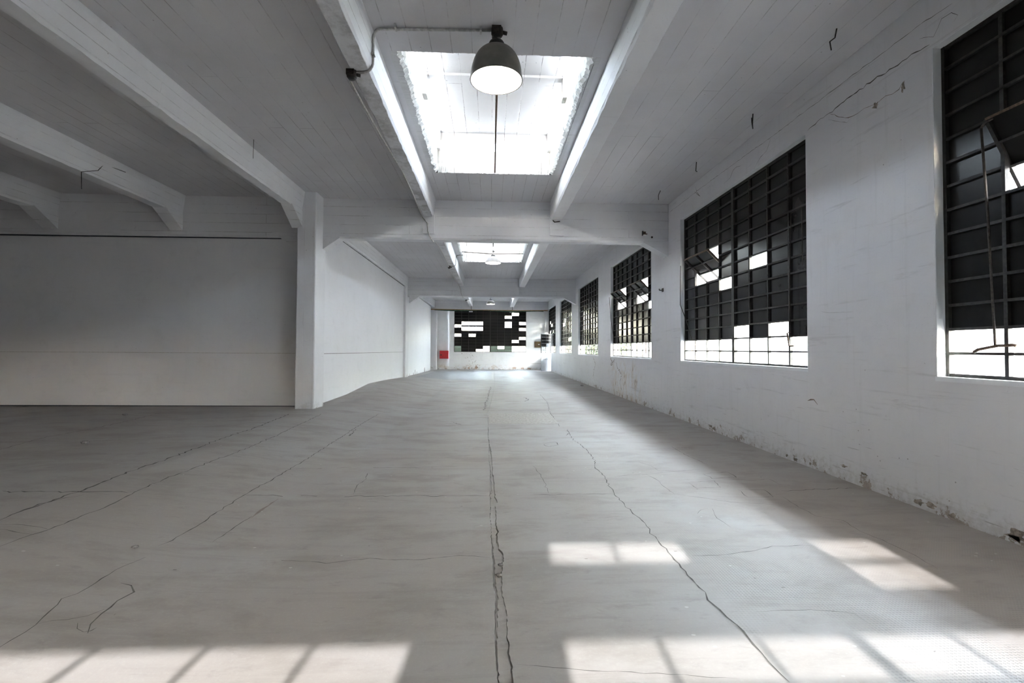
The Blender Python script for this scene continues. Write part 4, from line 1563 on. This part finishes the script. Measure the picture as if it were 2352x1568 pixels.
def foliage(c, rx, ry, rz, n, size, rng, name, mat, parent):
    bm = bmesh.new()
    for _ in range(n):
        while True:
            p = Vector((rng.uniform(-1, 1), rng.uniform(-1, 1), rng.uniform(-1, 1)))
            if .25 < p.length < 1:
                break
        p = Vector((c[0] + p.x * rx, c[1] + p.y * ry, c[2] + p.z * rz))
        a = Vector((rng.gauss(0, 1), rng.gauss(0, 1), rng.gauss(0, .6))).normalized() * size * rng.uniform(.6, 1.3)
        b = a.cross(Vector((rng.gauss(0, 1), rng.gauss(0, 1), rng.gauss(0, 1)))).normalized() * size * .45
        v = [bm.verts.new(p - a), bm.verts.new(p + b), bm.verts.new(p + a), bm.verts.new(p - b)]
        bm.faces.new(v)
    me = bpy.data.meshes.new(name)
    bm.to_mesh(me)
    bm.free()
    o = link(name, me, mat, parent)
    o['kind'] = 'stuff'
    return o


TREES = 'trees in the yard beyond the right-hand windows'
tl = ['tree seen through the third window on the right', 'tree seen through the fourth window on the right', 'bushy tree seen between the panes of the fifth window', 'tree seen beyond the farthest right-hand window']
for i, (x, y, h, r, n) in enumerate(((9.0, 34, 3.6, 2.2, 1500), (9.5, 46, 4.2, 2.6, 1500), (8.0, 56, 4.0, 2.4, 1500), (7.6, 70, 4.4, 2.6, 1200))):
    rg = random.Random(80 + i)
    root = tag(empty('yard_tree', (x, y, -.15)), tl[i], 'tree', TREES)
    part('trunk', MB().tube([(x, y, -.15), (x + .1, y + .05, h * .35), (x, y, h * .75)], [.16, .12, .06], 8), M_BARK, root)
    foliage((x, y, h * .72), r, r, h * .42, n, .22, rg, 'crown', M_LEAF, root)
# a pale sheet-clad shed across the yard
shed = tag(empty('metal_shed', (13, 2, -.15)), 'pale sheet-clad shed across the yard, seen overexposed through the nearest windows', 'shed')
M_SHEDM = simple('pale cladding', (.55, .55, .54), .6, var=.05)
for kx in range(34):
    y = -12 + kx * .9
    part('cladding_sheet', MB().box(13.0 + .02 * (kx % 2), 13.1, y, y + .89, -.15, 5.2), M_SHEDM, shed)
part('roof', MB().prism([(12.8, -12.2, 5.2), (16, -12.2, 6.2), (20, -12.2, 5.2)], (0, 31, 0)), M_CONDUIT, shed)
part('side_wall', MB().box(13.2, 19.5, 18.4, 18.6, -.15, 5.2), M_SHEDM, shed)
yw = MB().box(15, 15.2, 19, 75, -.15, 2.4)  # added wall that cuts horizon light through the far windows
struct(yw.build('wall_sky_blocker', M_SHEDM), 'pale wall added across the yard to block low sky light')
SH = 'shrubs in the yard outside the windows'
for i, (x, y, r, m, lab) in enumerate(((5.9, 22.3, .9, M_LEAF, 'green shrub outside the far half of the third window'),
                                       (5.6, 27.0, .8, M_LEAF2, 'dry shrub outside the near half of the fourth window'),
                                       (5.2, 24.6, .7, M_LEAF, 'green shrub outside the nearest panes of the fourth window'),
                                       (6.1, 29.6, .9, M_LEAF, 'green shrub outside the far half of the fourth window'),
                                       (4.9, 32.6, .8, M_LEAF2, 'dry shrub outside the near half of the fifth window'),
                                       (5.6, 35.4, .9, M_LEAF, 'green shrub outside the far half of the fifth window'),
                                       (5.2, 39.0, .9, M_LEAF2, 'dry shrub outside the farthest window'))):
    rg = random.Random(95 + i)
    root = tag(empty('yard_shrub', (x, y, -.15)), lab, 'shrub', SH)
    part('stem', MB().tube([(x, y, -.15), (x + .05, y, .5), (x, y, 1.0)], [.05, .03, .015], 6), M_BARK, root)
    foliage((x, y, .75), r * .7, r, .95, 800, .10, rg, 'foliage', m, root)
